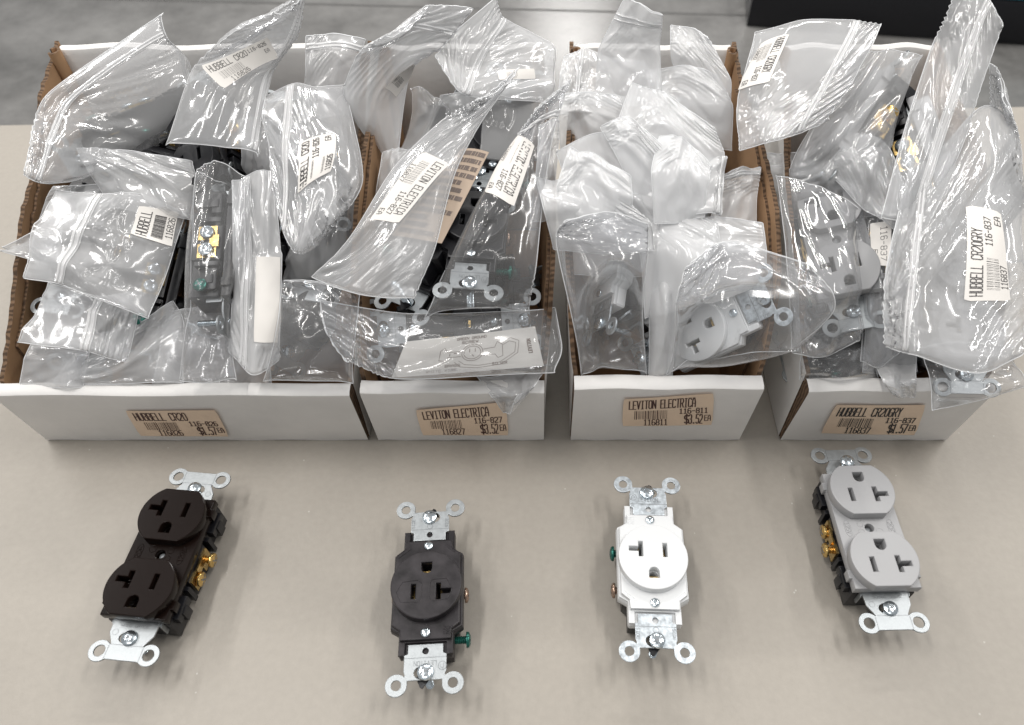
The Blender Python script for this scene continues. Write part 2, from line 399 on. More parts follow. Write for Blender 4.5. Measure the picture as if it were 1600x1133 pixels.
    me = plate([(-880, -260), (880, -260), (895, -240), (895, 575), (880, 593), (-880, 593), (-895, 575), (-895, -240)], [], -42, 0, 4, 50)
    me.materials.append(m)
    top = link('table_top', me, t)
    for sx in (-1, 1):
        mb = MB()
        for yy in (-150, 480): mb.tube([(sx * 760, yy, -42), (sx * 790, yy, -738)], 14, 10)
        mb.tube([(sx * 786, -150, -640), (sx * 786, 480, -640)], 12, 10)
        link('leg', mb.mesh('leg', simple('grey_leg_paint', (0.25, 0.25, 0.26), 0.4, 0.6), 40), t)
    t.rotation_euler = (0, 0, yaw)

    # black box with a blue-green lid on the floor far behind
    a, c = at_h(1166, 42, -742), at_h(1600, 72, -742)
    ang = math.atan2(c[1] - a[1], c[0] - a[0])
    r = thing('equipment_case', 'black case with a blue green top on the concrete floor behind the boxes', 'case')
    r.location = (a[0] * S, a[1] * S, -0.742); r.rotation_euler = (0, 0, ang)
    me = plate([(0, 0), (1150, 0), (1150, 500), (0, 500)], [], 0, 124, 8); me.materials.append(M['black']); link('case_body', me, r)
    me = plate([(460, 2), (1140, 2), (1140, 490), (460, 490)], [], 124.5, 190, 6)
    me.materials.append(simple('blue_green_plastic', (0.03, 0.2, 0.27), 0.4)); link('lid', me, r)
make_setting()

# ------------------------------------------------------------------ cardboard boxes
YF, YR, LIP, HR = 250.0, 444.0, 54.0, 146.0
def front_y(z): return YF - 6.5 * (z / LIP)
def at_front(px, py, off=0.0):              # the leaning front face of a box
    d = ray(px, py); k = 250.0
    a = 6.5 / LIP                            # y + a z = YF
    k = (YF - a * CAM_H - off) / (d[1] + a * d[2])
    return CAMP + d * k
def bilinear(q):                             # q: TL TR BR BL
    q = [np.asarray(p, float) for p in q]
    return lambda s, t: (q[0] * (1 - s) + q[1] * s) * (1 - t) + (q[3] * (1 - s) + q[2] * s) * t
def solid_sheet(mb, G, thick_dir, mi_out, mi_in, mi_edge):
    """G: grid of outer points; thick_dir: grid of offsets to the inner skin"""
    A = np.asarray(G, float); B = A + np.asarray(thick_dir, float)
    r, c = A.shape[:2]
    V = np.concatenate([A.reshape(-1, 3), B.reshape(-1, 3)]); n = r * c
    I = lambda i, j: i * c + j
    fo = [(I(i, j), I(i, j + 1), I(i + 1, j + 1), I(i + 1, j)) for i in range(r - 1) for j in range(c - 1)]
    o = len(mb.v)
    mb.add(V, fo, mi_out)
    def more(fs, mi):
        mb.f += [tuple(k + o for k in f) for f in fs]; mb.m += [mi] * len(fs)
    more([tuple(k + n for k in f[::-1]) for f in fo], mi_in)
    e = []
    for j in range(c - 1):
        e += [(I(0, j + 1), I(0, j), I(0, j) + n, I(0, j + 1) + n), (I(r - 1, j), I(r - 1, j + 1), I(r - 1, j + 1) + n, I(r - 1, j) + n)]
    for i in range(r - 1):
        e += [(I(i, 0), I(i + 1, 0), I(i + 1, 0) + n, I(i, 0) + n), (I(i + 1, c - 1), I(i, c - 1), I(i, c - 1) + n, I(i + 1, c - 1) + n)]
    more(e, mi_edge)

def price_jobs(name, code, num, price, seed, nw=.68):
    return [(text_segments(name, .07, .09, nw, .37), .021), (text_segments(code, .63, .42, .94, .58), .019),
            (text_segments(num, .24, .76, .50, .96), .018), (text_segments(price[:1], .69, .63, .735, .93), .024), (text_segments(price[1:], .738, .63, .885, .93), .021),
            (text_segments('EA', .91, .66, .975, .84), .016)] + barcode(.13, .45, .49, .74, seed)

BOXCFG = [
 # Xl,  Xr,   bulgeL, bulgeR, label quad, texts, description, profile
 (-296, -103, -2, 2, [(195, 642), (337, 641), (358, 682), (219, 681)], ('HUBBELL CR20', '116-826', '116826', '$1.57', 5, .64),
  'widest white cardboard box with tan price label reading 116-826, full of clear bags', ((0, 54), (.42, 102), (.54, 109), (.8, 135), (1, 146))),
 (-97.5, 2.2, 3, 6, [(649, 641), (790, 628), (795, 680), (660, 680)], ('LEVITON ELECTRICA', '116-827', '116827', '$3.52', 6, .80),
  'narrow white cardboard box with cream price label 116-827, filled with bags and leaflets', ((0, 61), (.16, 100), (.36, 118), (.6, 130), (1, 146))),
 (17.5, 119, 5, 9, [(974, 624), (1116, 615), (1113, 664), (972, 666)], ('LEVITON ELECTRICA', '116-811', '116811', '$3.52', 7, .80),
  'narrow white cardboard box with cream price label 116-811, packed with milky bags of white receptacles', ((0, 61), (.16, 100), (.36, 118), (.6, 130), (1, 146))),
 (143, 243, 10, 4, [(1306, 633), (1447, 633), (1430, 680), (1282, 677)], ('HUBBELL CR20GRY', '116-837', '116837', '$1.57', 8, .76),
  'narrow white cardboard box with label reading CR20GRY, glossy bags spilling over its front', ((0, 61), (.16, 100), (.36, 118), (.6, 130), (1, 146))),
]
def make_box(cfg):
    Xl, Xr, bl, br, quad, txt, label, prof = cfg
    root = thing('cardboard_box', label, 'box', 'open cardboard boxes in a row on the table')
    root.location = ((Xl + Xr) / 2 * S, YF * S, 0)
    inv = Matrix.Translation(-root.location)
    def put(name, mb, mats, smooth=40, parent=root):
        me = mb.mesh(name, mats, smooth)
        o = link(name, me, parent)
        if parent is root: me.transform(inv)
        return o
    ps, ph = [p[0] for p in prof], [p[1] for p in prof]
    for side, X, b in ((-1, Xl, bl), (1, Xr, br)):
        mb = MB(); ny, nz = 60, 10
        G = np.zeros((nz + 1, ny + 1, 3)); T = np.zeros_like(G)
        for j in range(ny + 1):
            s = j / ny; y = YF + 3 + (YR - YF - 4) * s
            h = np.interp(s, ps, ph) + 0.5 * math.sin(j * 1.9) + random.uniform(-.5, .5)
            for i in range(nz + 1):
                t = i / nz
                G[i, j] = (X + side * b * (math.sin(math.pi * min(1, s * 1.25) ** .8) ** .9 if s < .8 else math.sin(math.pi * 1.0 ** .8) + (1 - s) * .0) * t ** 1.2, y, 0.4 + h * t)
                T[i, j] = (-side * 2.4, 0, 0)
        solid_sheet(mb, G, T, 0, 1, 2)
        put('side_wall', mb, [M['card_white'], M['kraft'], M['edge']])
        # folded inner flap standing just inside the wall
        mb = MB(); G2 = G[:, 6:50].copy(); G2[..., 0] -= side * 3.0
        for j in range(G2.shape[1]):
            top = G2[-1, j, 2]; f = (top - 4 - 3 * math.sin(j * .13) - random.uniform(0, .8)) / top
            G2[:, j, 2] *= f
        T2 = np.zeros_like(G2); T2[..., 0] = -side * 1.6
        solid_sheet(mb, G2, T2, 1, 1, 2)
        put('inner_flap', mb, [M['card_white'], M['kraft'], M['edge']])
    # rear wall, doubled over at the top
    mb = MB(); nx = 24
    sec = [(YR, 0.4), (YR, 60), (YR + .6, 120), (YR + .4, HR - 3), (YR - 1.5, HR - .6), (YR - 4, HR), (YR - 6.2, HR - 1.2), (YR - 7.2, HR - 4), (YR - 7.5, 100), (YR - 7.5, 3)]
    G = np.array([[(Xl + 3.8 + (Xr - Xl - 7.6) * i / nx, y + 1.2 * math.sin(i * .5 + Xl), z + (.6 * math.sin(i * .8 + Xr) if z > 100 else 0)) for i in range(nx + 1)] for y, z in sec])
    T = np.zeros_like(G)
    faces = [(i * (nx + 1) + k, i * (nx + 1) + k + 1, (i + 1) * (nx + 1) + k + 1, (i + 1) * (nx + 1) + k) for i in range(len(sec) - 1) for k in range(nx)]
    mb.add(G.reshape(-1, 3), faces, 0)
    for k in (0, nx): mb.add([G[i, k] for i in range(len(sec))], [tuple(range(len(sec)))], 1)
    put('rear_wall', mb, [M['card_white'], M['kraft']])
    # rolled kraft corner tabs at the rear
    for side, X in ((-1, Xl), (1, Xr)):
        mb = MB()
        c = np.array([X - side * 3.8, YR - 12, 0])
        ring = [c + np.array([side * 3.2 * math.cos(a), 4.8 * math.sin(a), 0]) for a in np.linspace(.3, 5.6, 14)]
        G = np.array([[p + np.array([0, 0, z]) for p in ring] for z in (60, HR - 6, HR + 1.0)])
        cen = np.array([[c * [1, 1, 0] + [0, 0, z] for _ in ring] for z in (60, HR - 6, HR + 1.0)])
        solid_sheet(mb, G, (cen - G) * .38, 1, 1, 2)
        put('corner_tab', mb, [M['card_white'], M['kraft'], M['edge']])
    # bottom
    mb = MB(); mb.box(Xl + 3.6, Xr - 3.6, YF + 9, YR - 8, .4, 2.4, 0); put('bottom', mb, [M['kraft']])
    # low front, doubled over
    mb = MB(); nx = 30
    L = {-296: 55.0, -97.5: 57.5, 17.5: 62.0, 143: 59.5}[Xl]
    sec = [(YF, .5), (front_y(20), 20), (front_y(40), 40), (front_y(L - 4), L - 4), (front_y(L) + .5, L - 1.6), (front_y(L) + 1.8, L - .4), (YF - 1, L + .3), (YF + 1.2, L - .1), (YF + 2.4, L - 1.6), (YF + 2.8, L - 5), (YF + 3, 20), (YF + 3, 3)]
    G = np.array([[(Xl + .3 + (Xr - Xl - .6) * i / nx, y + (.3 * math.sin(i * .45 + Xl) * min(1, z / 40)), z + (.2 * math.sin(i * .37 + Xl) + random.uniform(-.08, .08) if z > 45 else (.35 * math.sin(i * .9) if z < 1 else 0))) for i in range(nx + 1)] for y, z in sec])
    faces = [(i * (nx + 1) + k, i * (nx + 1) + k + 1, (i + 1) * (nx + 1) + k + 1, (i + 1) * (nx + 1) + k) for i in range(len(sec) - 1) for k in range(nx)]
    mb.add(G.reshape(-1, 3), faces, 0)
    for k in (0, nx): mb.add([G[i, k] for i in range(len(sec))], [tuple(range(len(sec)))], 1)
    put('front_panel', mb, [M['card_white'], M['edge']])
    # price label
    bl_ = bilinear([at_front(x, y, 1.0) for x, y in quad])
    def surf(u, v, k=0):
        p = bl_(u, v); bulge = .5 * (math.sin(u * 7 + Xl) + 1) * abs(v - .5) * (1 if k < 2 else 0)
        return p + np.array([0, -.18 * (1 if k else 0) - bulge * .35, 0])
    lab = MB(); n = 14; cr = []
    us = np.linspace(0, 1, n); vs = np.linspace(0, 1, 6)
    r = 0.045
    P = [[surf(u + (0.012 * (1 if u < .5 else -1) if (v in (0, 1) and u in (0, 1)) else 0), v) for u in us] for v in vs]
    lab.add([q for row in P for q in row], [(i * n + k, i * n + k + 1, (i + 1) * n + k + 1, (i + 1) * n + k) for i in range(5) for k in range(n - 1)])
    lo = put('price_label', lab, [M['label']])
    name, code, num, price, seed, nw = txt
    q = [at_front(x, y) for x, y in quad]
    asp = np.linalg.norm(q[1] - q[0]) / np.linalg.norm(q[3] - q[0])
    me = stroke_mesh('print', price_jobs(name, code, num, price, seed, nw), surf, asp, M['ink' if seed != 8 else 'ink_black'])
    me.transform(inv); link('print', me, lo)
for c in BOXCFG: make_box(c)

# ------------------------------------------------------------------ receptacles (local mm, back on z = 0, long axis y)
def screw_mesh(r, h, shank_r, shank_l, axis, mat, cross=True, gap=0.0):
    """head's underside at 0 looking along +axis; the shank runs back along -axis"""
    mb = MB()
    mb.lathe([(shank_r, -shank_l), (shank_r, 0), (r * .96, 0), (r, h * .25), (r * .93, h * .62), (r * .62, h * .92), (r * .3, h)], axis=axis, n=22)
    if shank_l > 3:                                     # thread
        k = int(shank_l / .9)
        for i in range(k):
            z = -shank_l + .5 + i * .9
            mb.lathe([(shank_r * .98, z - .3), (shank_r * 1.25, z), (shank_r * .98, z + .3)], axis=axis, n=10)
    mats = [mat, M['groove']]
    if cross:
        e = .06
        for a in (0.5, 0.5 + math.pi / 2):
            c, s = math.cos(a) * r * .62, math.sin(a) * r * .62; px, py = -math.sin(a) * r * .11, math.cos(a) * r * .11
            L = []
            for sg in (-1, 0, 1):
                zz = h * (.93 if sg else 1.0) + e
                L.append([(sg * c + px, sg * s + py, zz), (sg * c - px, sg * s - py, zz)])
            def mp(q):
                x, y, z = q
                return (x, y, z) if axis == 'z' else (z, x, y) if axis == 'x' else (-z, y, x)
            for i in (0, 1):
                mb.add([mp(L[i][0]), mp(L[i][1]), mp(L[i + 1][1]), mp(L[i + 1][0])], [(0, 1, 2, 3)], 1)
    return mb.mesh('screw', mats, 40)
def at(me, x, y, z):
    m2 = me.copy(); m2.transform(Matrix.Translation((x * S, y * S, z * S))); return m2

def t_slot(x, y, mir=1):     # bar with an arm outwards
    p = [(1.15, -4.2), (1.15, 4.2), (-1.15, 4.2), (-1.15, 1.2), (-6.2, 1.2), (-6.2, -1.3), (-1.15, -1.3), (-1.15, -4.2)]
    q = [(x + mir * a, y + b) for a, b in p]
    return q if mir == 1 else q[::-1]
def bar(x, y, w=2.3, h=7.6): return rect(x - w / 2, x + w / 2, y - h / 2, y + h / 2)
def ground_slot(x, y, flip=1):  # flat outside, round towards the blades
    p = [(-2.7, -2.6), (2.7, -2.6), (2.7, .4)] + circle(0, .4, 2.7, 10, 0, 180, True)[1:-1] + [(-2.7, .4)]
    return [(x + a, y + flip * b) for a, b in p]

def strap_text(segjobs, z, name='print'):
    return stroke_mesh(name, segjobs, lambda u, v, k=0: (u, -v, z), 1.0, M['groove'])

def duplex(face_mat, label, cat='receptacle', metal='steel', raised=0.0, pale=None, group=None):
    root = thing('duplex_receptacle', label, cat, group)
    fm = M[face_mat]
    # base
    me = plate([(-15.6, -32), (15.6, -32), (15.6, -24), (13.4, -23), (13.4, -11), (15.8, -10), (15.8, 10), (13.4, 11), (13.4, 23), (15.6, 24), (15.6, 32), (-15.6, 32), (-15.6, 24), (-13.4, 23), (-13.4, 11), (-15.8, 10), (-15.8, -10), (-13.4, -11), (-13.4, -23), (-15.6, -24)], [], 1.5, 17.6, .6)
    hooks = []
    for sx in (-1, 1):
        for y0 in (17, -29):
            hooks.append((plate(rect(*sorted((sx * 14.5, sx * 18.2)), y0, y0 + 12), [], 11.5, 17.2, .5), 0))
            hooks.append((plate(rect(*sorted((sx * 16.6, sx * 18.8)), y0 + 3.5, y0 + 8.5), [], 6.5, 15.5, .4), 0))
        for y0 in (12.2, -14.6): hooks.append((plate(rect(*sorted((sx * 13, sx * 17.4)), y0, y0 + 2.4), [], 4, 17.0, .4), 0))
    base = link('base', join_meshes('base', [(me, 0)] + hooks, M['black']), root)
    # cover, slots cut through
    holes = []
    for fy in (19.4, -19.4):
        holes += [t_slot(-6.3, fy + 3.0), bar(6.4, fy + 3.0), ground_slot(0, fy - 7.6)]
    out = [(-16.4, -32.4), (16.4, -32.4), (16.4, -27), (17.9, -27), (17.9, -22.5), (16.4, -22.5), (16.4, 22.5), (17.9, 22.5), (17.9, 27), (16.4, 27), (16.4, 32.4), (-16.4, 32.4), (-16.4, 27), (-17.9, 27), (-17.9, 22.5), (-16.4, 22.5), (-16.4, -22.5), (-17.9, -22.5), (-17.9, -27), (-16.4, -27)]
    me = plate(out, holes + [circle(0, 0, 2.3, 16)], 19.2, 24.6, .45); me.materials.append(fm); link('cover', me, root)
    # embossed marks on the waist of the cover
    mk = MB()
    for x in (-1, 1):
        loop = [(x * 11.2 + 1.6 * math.cos(a), 3.6 * math.sin(a) + 1.0 * (1 if math.sin(a) > 0 else -1)) for a in np.linspace(0, 2 * math.pi, 25)]
        mk.tube([(p[0], p[1], 24.6) for p in loop], .16, 5, cap=False)
    for (x, y, r) in ((4.6, 2.4, 1.7), (-4.8, 2.4, 1.9), (4.4, -2.0, 1.5)): mk.tube([(p[0], p[1], 24.6) for p in circle(x, y, r, 18, 0, 360, True)], .14, 5, cap=False)
    mk.tube([(-3.6, -3.4, 24.6), (3.6, -3.4, 24.6), (3.6, -4.4, 24.6), (-3.6, -4.4, 24.6), (-3.6, -3.4, 24.6)], .14, 5)
    for x, txt in ((-11.2, '20A'), (11.2, '125V')):
        for seg in text_segments(txt, -3.0, -1.0, 3.0, 1.0):
            mk.tube([(x + b, u, 24.65) for u, b in seg], .15, 4)
    link('marking', mk.mesh('marking', fm), root)
    for fy in (19.4, -19.4):
        r = 16.7; a = math.degrees(math.asin(14.4 / r))
        out = circle(0, fy, r, 22, -a, a, True) + circle(0, fy, r, 22, 180 - a, 180 + a, True)
        h = [t_slot(-6.3, fy + 3.0), bar(6.4, fy + 3.0), ground_slot(0, fy - 7.6)]
        me = plate(out, h, 24.5, 30.6, .5, 30); me.materials.append(fm); fo = link('socket_face', me, root)
        cb = MB()                                                # contacts deep in the slots
        cb.box(-7.4, -6.8, fy - 1.2, fy + 7, 16, 23); cb.box(6.9, 7.4, fy - .8, fy + 6.8, 16, 23); cb.box(-2.6, 2.6, fy - 8.2, fy - 7.4, 16, 22)
        link('contact', cb.mesh('contact', M['brass']), fo)
    me = screw_mesh(1.7, .8, 1, 2, 'z', M['groove'], False); link('centre_rivet', at(me, 0, 0, 21.2), root)
    # mounting strap, one plate at each end
    for sg in (1, -1):
        o = [(-11.5, 30), (11.5, 30), (11.0, 38.6), (8.3, 43.0), (8.0, 43.8)]
        o += circle(12.0, 47.4, 5.1, 26, 222, 492, True)
        o += [(8.0, 50.9), (-8.0, 50.9)]
        o += [(-x, y) for x, y in reversed(circle(12.0, 47.4, 5.1, 26, 222, 492, True))]
        o += [(-8.0, 43.8), (-8.3, 43.0), (-11.0, 38.6)]
        hs = [circle(12.0, 47.4, 2.7, 18), circle(-12.0, 47.4, 2.7, 18), [(1.4 + 4.1 * math.cos(t), 40.4 + 2.7 * math.sin(t)) for t in np.linspace(0, 2 * math.pi, 18)[:-1]]]
        if sg < 0:
            o = [(-x, -y) for x, y in o]; hs = [[(-x, -y) for x, y in h] for h in hs]
        me = plate(o, hs, 18.0, 19.1, .18); me.materials.append(M[metal])
        st = link('mounting_strap', me, root)
        jobs = []
        for x in (-8.4, 8.4): jobs.append(([[(x, -sg * 44.6), (x, -sg * 50.6)]], .22))
        jobs.append(([[(-8.4, -sg * 43.9), (8.4, -sg * 43.9)]], .2))
        jobs.append((text_segments('SPEC GRADE', -7, -sg * 34.6 - .6, 7, -sg * 34.6 + .6), .14))
        jobs.append(([[(p[0], -p[1]) for p in circle(sg * 8.2, sg * 38.2, 1.4, 12, 0, 360, True)]], .15))
        link('stamping', strap_text(jobs, 19.16), st)
        sk = screw_mesh(3.7, 2.1, 1.5, 18, 'z', M['screw'])
        link('mounting_screw', at(sk, 0, sg * 40.6, 19.3 + (raised if sg * raised > 0 else 0) * (1 if raised > 0 else -1)), root)
        # turned-down side of the strap under the cover
        cb = MB(); cb.box(-12.4, 12.4, *sorted((sg * 24, sg * 33.5)), 17.7, 18.5); cb.box(11.8, 12.4, *sorted((sg * 26, sg * 34)), 10, 18); cb.box(-12.4, -11.8, *sorted((sg * 26, sg * 34)), 10, 18)
        link('strap_fold', cb.mesh('strap_fold', M[metal]), st)
    # terminals: brass hot side +x, plain neutral side -x with the green ground screw
    for sx, smat in ((1, 'brass'), (-1, 'screw')):
        mb = MB()
        x0, x1 = sorted((sx * 15.9, sx * 16.7))
        for y0, y1 in ((-9.5, -1.2), (1.2, 9.5)): mb.box(x0, x1, y0, y1, 5, 15)
        x0, x1 = sorted((sx * 16.7, sx * 17.6)); mb.box(x0, x1, -3.5, 3.5, 11.5, 16.5)
        link('terminal_plate', mb.mesh('terminal_plate', M['brass']), root)
        for y, out_ in ((5.3, 2.6 if sx > 0 else .4), (-5.3, .6)):
            sk = screw_mesh(3.9, 2.0, 1.7, 4 + out_, 'x' if sx > 0 else '-x', M[smat])
            link('terminal_screw', at(sk, sx * (17.0 + out_), y, 10), root)
    sk = screw_mesh(3.7, 2.2, 1.7, 4, '-x', M['green']); link('ground_screw', at(sk, -18.0, -26.5, 9), root)
    return root

def single(face_mat, base_mat, label, cat='receptacle', metal='steel', side=(), group=None, pocket=False):
    root = thing('single_receptacle', label, cat, group)
    fm = M[face_mat]
    me = plate([(-12.6, -29), (12.6, -29), (12.6, -20), (15.5, -18), (15.5, 18), (12.6, 20), (12.6, 29), (-12.6, 29), (-12.6, 20), (-15.5, 18), (-15.5, -18), (-12.6, -20)], [], 1.5, 15.6, 1.2)
    nar = Matrix.Diagonal((.945, 1, 1, 1)); nar2 = Matrix.Diagonal((.945, .945, 1, 1))
    bme = join_meshes('base', [(me, 0), (plate(rect(-17, 17, -8, 9), [], 4, 15.4, .8), 0)], M[base_mat]); bme.transform(nar)
    base = link('base', bme, root)
    gslot = ground_slot(0, 9.2, -1); tsl = t_slot(6.4, -4.0, -1); st_ = bar(-6.4, -3.6)
    low = [(-12.8, -31.5), (12.8, -31.5), (13.6, -30.5), (13.6, -21), (18.3, -18.5), (18.3, 18.5), (13.6, 21), (13.6, 30.5), (12.8, 31.5), (-12.8, 31.5), (-13.6, 30.5), (-13.6, 21), (-18.3, 18.5), (-18.3, -18.5), (-13.6, -21), (-13.6, -30.5)]
    me1 = plate(low, [gslot, tsl, st_], 15.8, 21.4, .8)
    up = [(-13.5, -31.3), (-10.3, -31.3), (-10.3, -25.6), (10.3, -25.6), (10.3, -31.3), (13.5, -31.3), (13.5, -20.8), (18.0, -18.4), (18.0, 18.4), (13.5, 20.8), (13.5, 31.3), (10.3, 31.3), (10.3, 25.6), (-10.3, 25.6), (-10.3, 31.3), (-13.5, 31.3), (-13.5, 20.8), (-18.0, 18.4), (-18.0, -18.4), (-13.5, -20.8)]
    me2 = plate(up, [gslot, tsl, st_], 21.2, 23.2, .5)
    mid = [(-12.6, -25.0), (12.6, -25.0), (13.0, -20.4), (17.0, -17.6), (17.0, 17.6), (13.0, 20.4), (12.6, 25.0), (-12.6, 25.0), (-13.0, 20.4), (-17.0, 17.6), (-17.0, -17.6), (-13.0, -20.4)]
    me3 = plate(mid, [gslot, tsl, st_], 23.0, 25.6, .7)
    cme = join_meshes('cover', [(me1, 0), (me2, 0), (me3, 0)], fm); cme.transform(nar); link('cover', cme, root)
    me = plate(circle(0, 0, 18.2, 56), [gslot, tsl, st_], 25.3, 30.4, .6, 30)
    items = [(me, 0)]
    if pocket:      # raised rims of the moulded blade pockets
        mb = MB()
        for loop in ([(-15, -3.8), (-12, 1.6), (-4, 2.2), (-2, 0), (-2, -7), (-4, -9.4), (-12.5, -9)], [(2, -.2), (3.4, 2.2), (10.6, 2.4), (13.6, -3.4), (11, -8.4), (3.4, -9.2), (2, -7.4)]):
            mb.tube([(x, y, 30.36) for x, y in loop + loop[:1]], .22, 5, cap=False)
        items.append((mb.mesh('rim', fm), 0))
    fme = join_meshes('socket_face', items, fm); fme.transform(nar2); fo = link('socket_face', fme, root)
    cb = MB(); cb.box(-6.9, -6.2, -7.2, 0, 12, 22); cb.box(6.2, 6.9, -8, 0, 12, 22); cb.box(-2.5, 2.5, 8.0, 9.2, 12, 24)
    link('contact', cb.mesh('contact', M['brass']), fo)
    mk = MB()
    for sx in (-1, 1):
        p = [(sx * 9.2, 22.6), (sx * 15.6, 17.6), (sx * 14.6, 16.2), (sx * 8.2, 21.2), (sx * 9.2, 22.6)]
        mk.tube([(x, y, 25.6) for x, y in p], .16, 5)
    for seg in text_segments('LEVITON', 0, -.8, 6.2, .8):
        c, s_ = .79, -.61
        mk.tube([(8.6 + u * c + b * s_ * -1 * -.6, 21.6 + u * s_ - b * c * .8, 25.62) for u, b in seg], .12, 4)
    for k, tx in enumerate(('20A', '125V')):
        for seg in text_segments(tx, 8.2, 19.4 + k * 2.2, 13.0, 20.9 + k * 2.2): mk.tube([(u, -b, 25.62) for u, b in seg], .12, 4)
    link('marking', mk.mesh('marking', fm), root)
    for sg in (1, -1):
        link('cover_screw', at(screw_mesh(2.3, 1.5, 1, 1, 'z', M['screw'], False), 0, sg * 22.0, 25.4), root)
        arc = circle(12.9, 44.4, 5.0, 28, 226, 226 + 300, True)
        o = [(-8.2, 26.4), (8.2, 26.4), (8.2, 30.6), (9.8, 31.2), (9.8, 38.8), (9.2, 40.0)] + arc + [(8.0, 42.6), (-8.0, 42.6)] + [(-x, y) for x, y in reversed(arc)] + [(-9.2, 40.0), (-9.8, 38.8), (-9.8, 31.2), (-8.2, 30.6)]
        hs = [circle(12.9, 44.4, 2.3, 18), circle(-12.9, 44.4, 2.3, 18), circle(0, 29.6, 1.5, 14), [(.9 + 4.3 * math.cos(t), 39.3 + 3.0 * math.sin(t)) for t in np.linspace(0, 2 * math.pi, 18)[:-1]]]
        if sg < 0: o = [(-x, -y) for x, y in o]; hs = [[(-x, -y) for x, y in h] for h in hs]
        me = plate(o, hs, 21.9, 23.0, .2); me.materials.append(M[metal]); st = link('mounting_strap', me, root)
        jobs = [([[(-9.8, -sg * 32.6), (9.8, -sg * 32.6)]], .22)]
        if sg < 0:
            jobs.append((text_segments('LEVITON', -5.2, 34.9 - 1.0, 5.2, 34.9 + 1.0) if False else [[(-u, 70.4 - v) for u, v in seg] for seg in text_segments('LEVITON', -5.2, 34.2, 5.2, 36.2)], .22))
            jobs.append(([[(p[0], -p[1]) for p in circle(8.0, -36.6, 1.9, 16, 0, 360, True)]], .2)); jobs.append(([[(7.2, 36), (7.2, 37.2), (8.0, 37.8), (8.6, 37), (8.6, 35.6)]], .2))
        else:
            for x in (-8.6, 8.6): jobs.append(([[(x + b, -v_) for v_, b in seg] for seg in text_segments('SIDE', 33.5, -.7, 38.5, .7)], .18))
            jobs.append(([[(p[0], -p[1]) for p in circle(0, 34.2, 1.4, 14, 0, 360, True)]], .18))
        link('stamping', strap_text(jobs, 23.06), st)
        link('mounting_screw', at(screw_mesh(3.9, 2.2, 1.6, 20, 'z', M['screw']), (-.3 if sg > 0 else .3), sg * 39.3, 23.1), root)
        cb = MB(); cb.add([(sg * -3, sg * 40.5, 21), (sg * 4.5, sg * 40.5, 21), (sg * 2.4, sg * 45.0, 20.6), (sg * 1.2, sg * 45.6, 20.6)], [(0, 1, 2, 3)]); cb.add([(sg * -3, sg * 40.5, 20.2), (sg * 4.5, sg * 40.5, 20.2), (sg * 2.4, sg * 45.0, 19.8), (sg * 1.2, sg * 45.6, 19.8)], [(0, 1, 2, 3)])
        link('paper_washer', cb.mesh('paper_washer', M['black']), st)
    for sx, y, z, mat, out_, nm in side:
        sk = screw_mesh(3.9, 2.1, 1.7, 4 + out_, 'x' if sx > 0 else '-x', M[mat])
        link(nm, at(sk, sx * (16.5 + out_), y, z), root)
    return root

def frame_from(yaxis, zhint):
    y = np.asarray(yaxis, float); y /= np.linalg.norm(y)
    z = np.asarray(zhint, float); z = z - y * np.dot(z, y); z /= np.linalg.norm(z)
    x = np.cross(y, z); return x, y, z
def pose(root, c, yaxis, zhint=(0, 0, 1), roll=0.0, lift=0.0):
    """c: point for the middle of the back (mm); roll turns about the long axis"""
    x, y, z = frame_from(yaxis, zhint)
    a = math.radians(roll)
    x, z = x * math.cos(a) - z * math.sin(a), z * math.cos(a) + x * math.sin(a)
    c = np.asarray(c, float) + np.array([0, 0, lift])
    m = Matrix(((x[0], y[0], z[0], c[0] * S), (x[1], y[1], z[1], c[1] * S), (x[2], y[2], z[2], c[2] * S), (0, 0, 0, 1)))
    root.matrix_world = m
    return (x, y, z, c)
def lay_on_table(root, lo, hi, h, flip=False):
    """lo, hi: pixels of the middle between the two ears at the near and the far end, h: their height"""
    a, b = at_h(*lo, h), at_h(*hi, h)
    c = (a + b) / 2; c[2] = 0
    d = b - a
    pose(root, c, -d if flip else d)
    return np.linalg.norm(d)

BROWN = duplex('brown', 'dark brown duplex receptacle lying loose on the table, two brass screws on its right')
print('ears', lay_on_table(BROWN, (196, 1014), (310, 752), 19))
BLACK1 = single('brown_matt', 'brown_matt', 'dark single receptacle lying loose on the table, green screw sticking out on its right', metal='steel',
                side=((1, 1.0, 11, 'copper', .8, 'terminal_screw'), (1, -21.0, 10, 'green', 1.6, 'ground_screw'), (-1, 1.0, 11, 'copper', .6, 'terminal_screw')), pocket=True)
print('ears', lay_on_table(BLACK1, (663, 1069), (673, 795), 23))
WHITE1 = single('white', 'black', 'white single receptacle with one round face lying loose on the table', metal='galv',
                side=((1, -9.5, 11, 'green', 1.5, 'ground_screw'), (1, 10.5, 11, 'copper', 1.4, 'terminal_screw'), (-1, 9.0, 11, 'copper', .6, 'terminal_screw')))
print('ears', lay_on_table(WHITE1, (1027, 1018), (1011, 758), 23, flip=True))
GREY = duplex('grey', 'light grey duplex receptacle lying loose on the table, two brass screws on its left', raised=-4.0)
print('ears', lay_on_table(GREY, (1397, 972), (1315, 712), 19, flip=True))

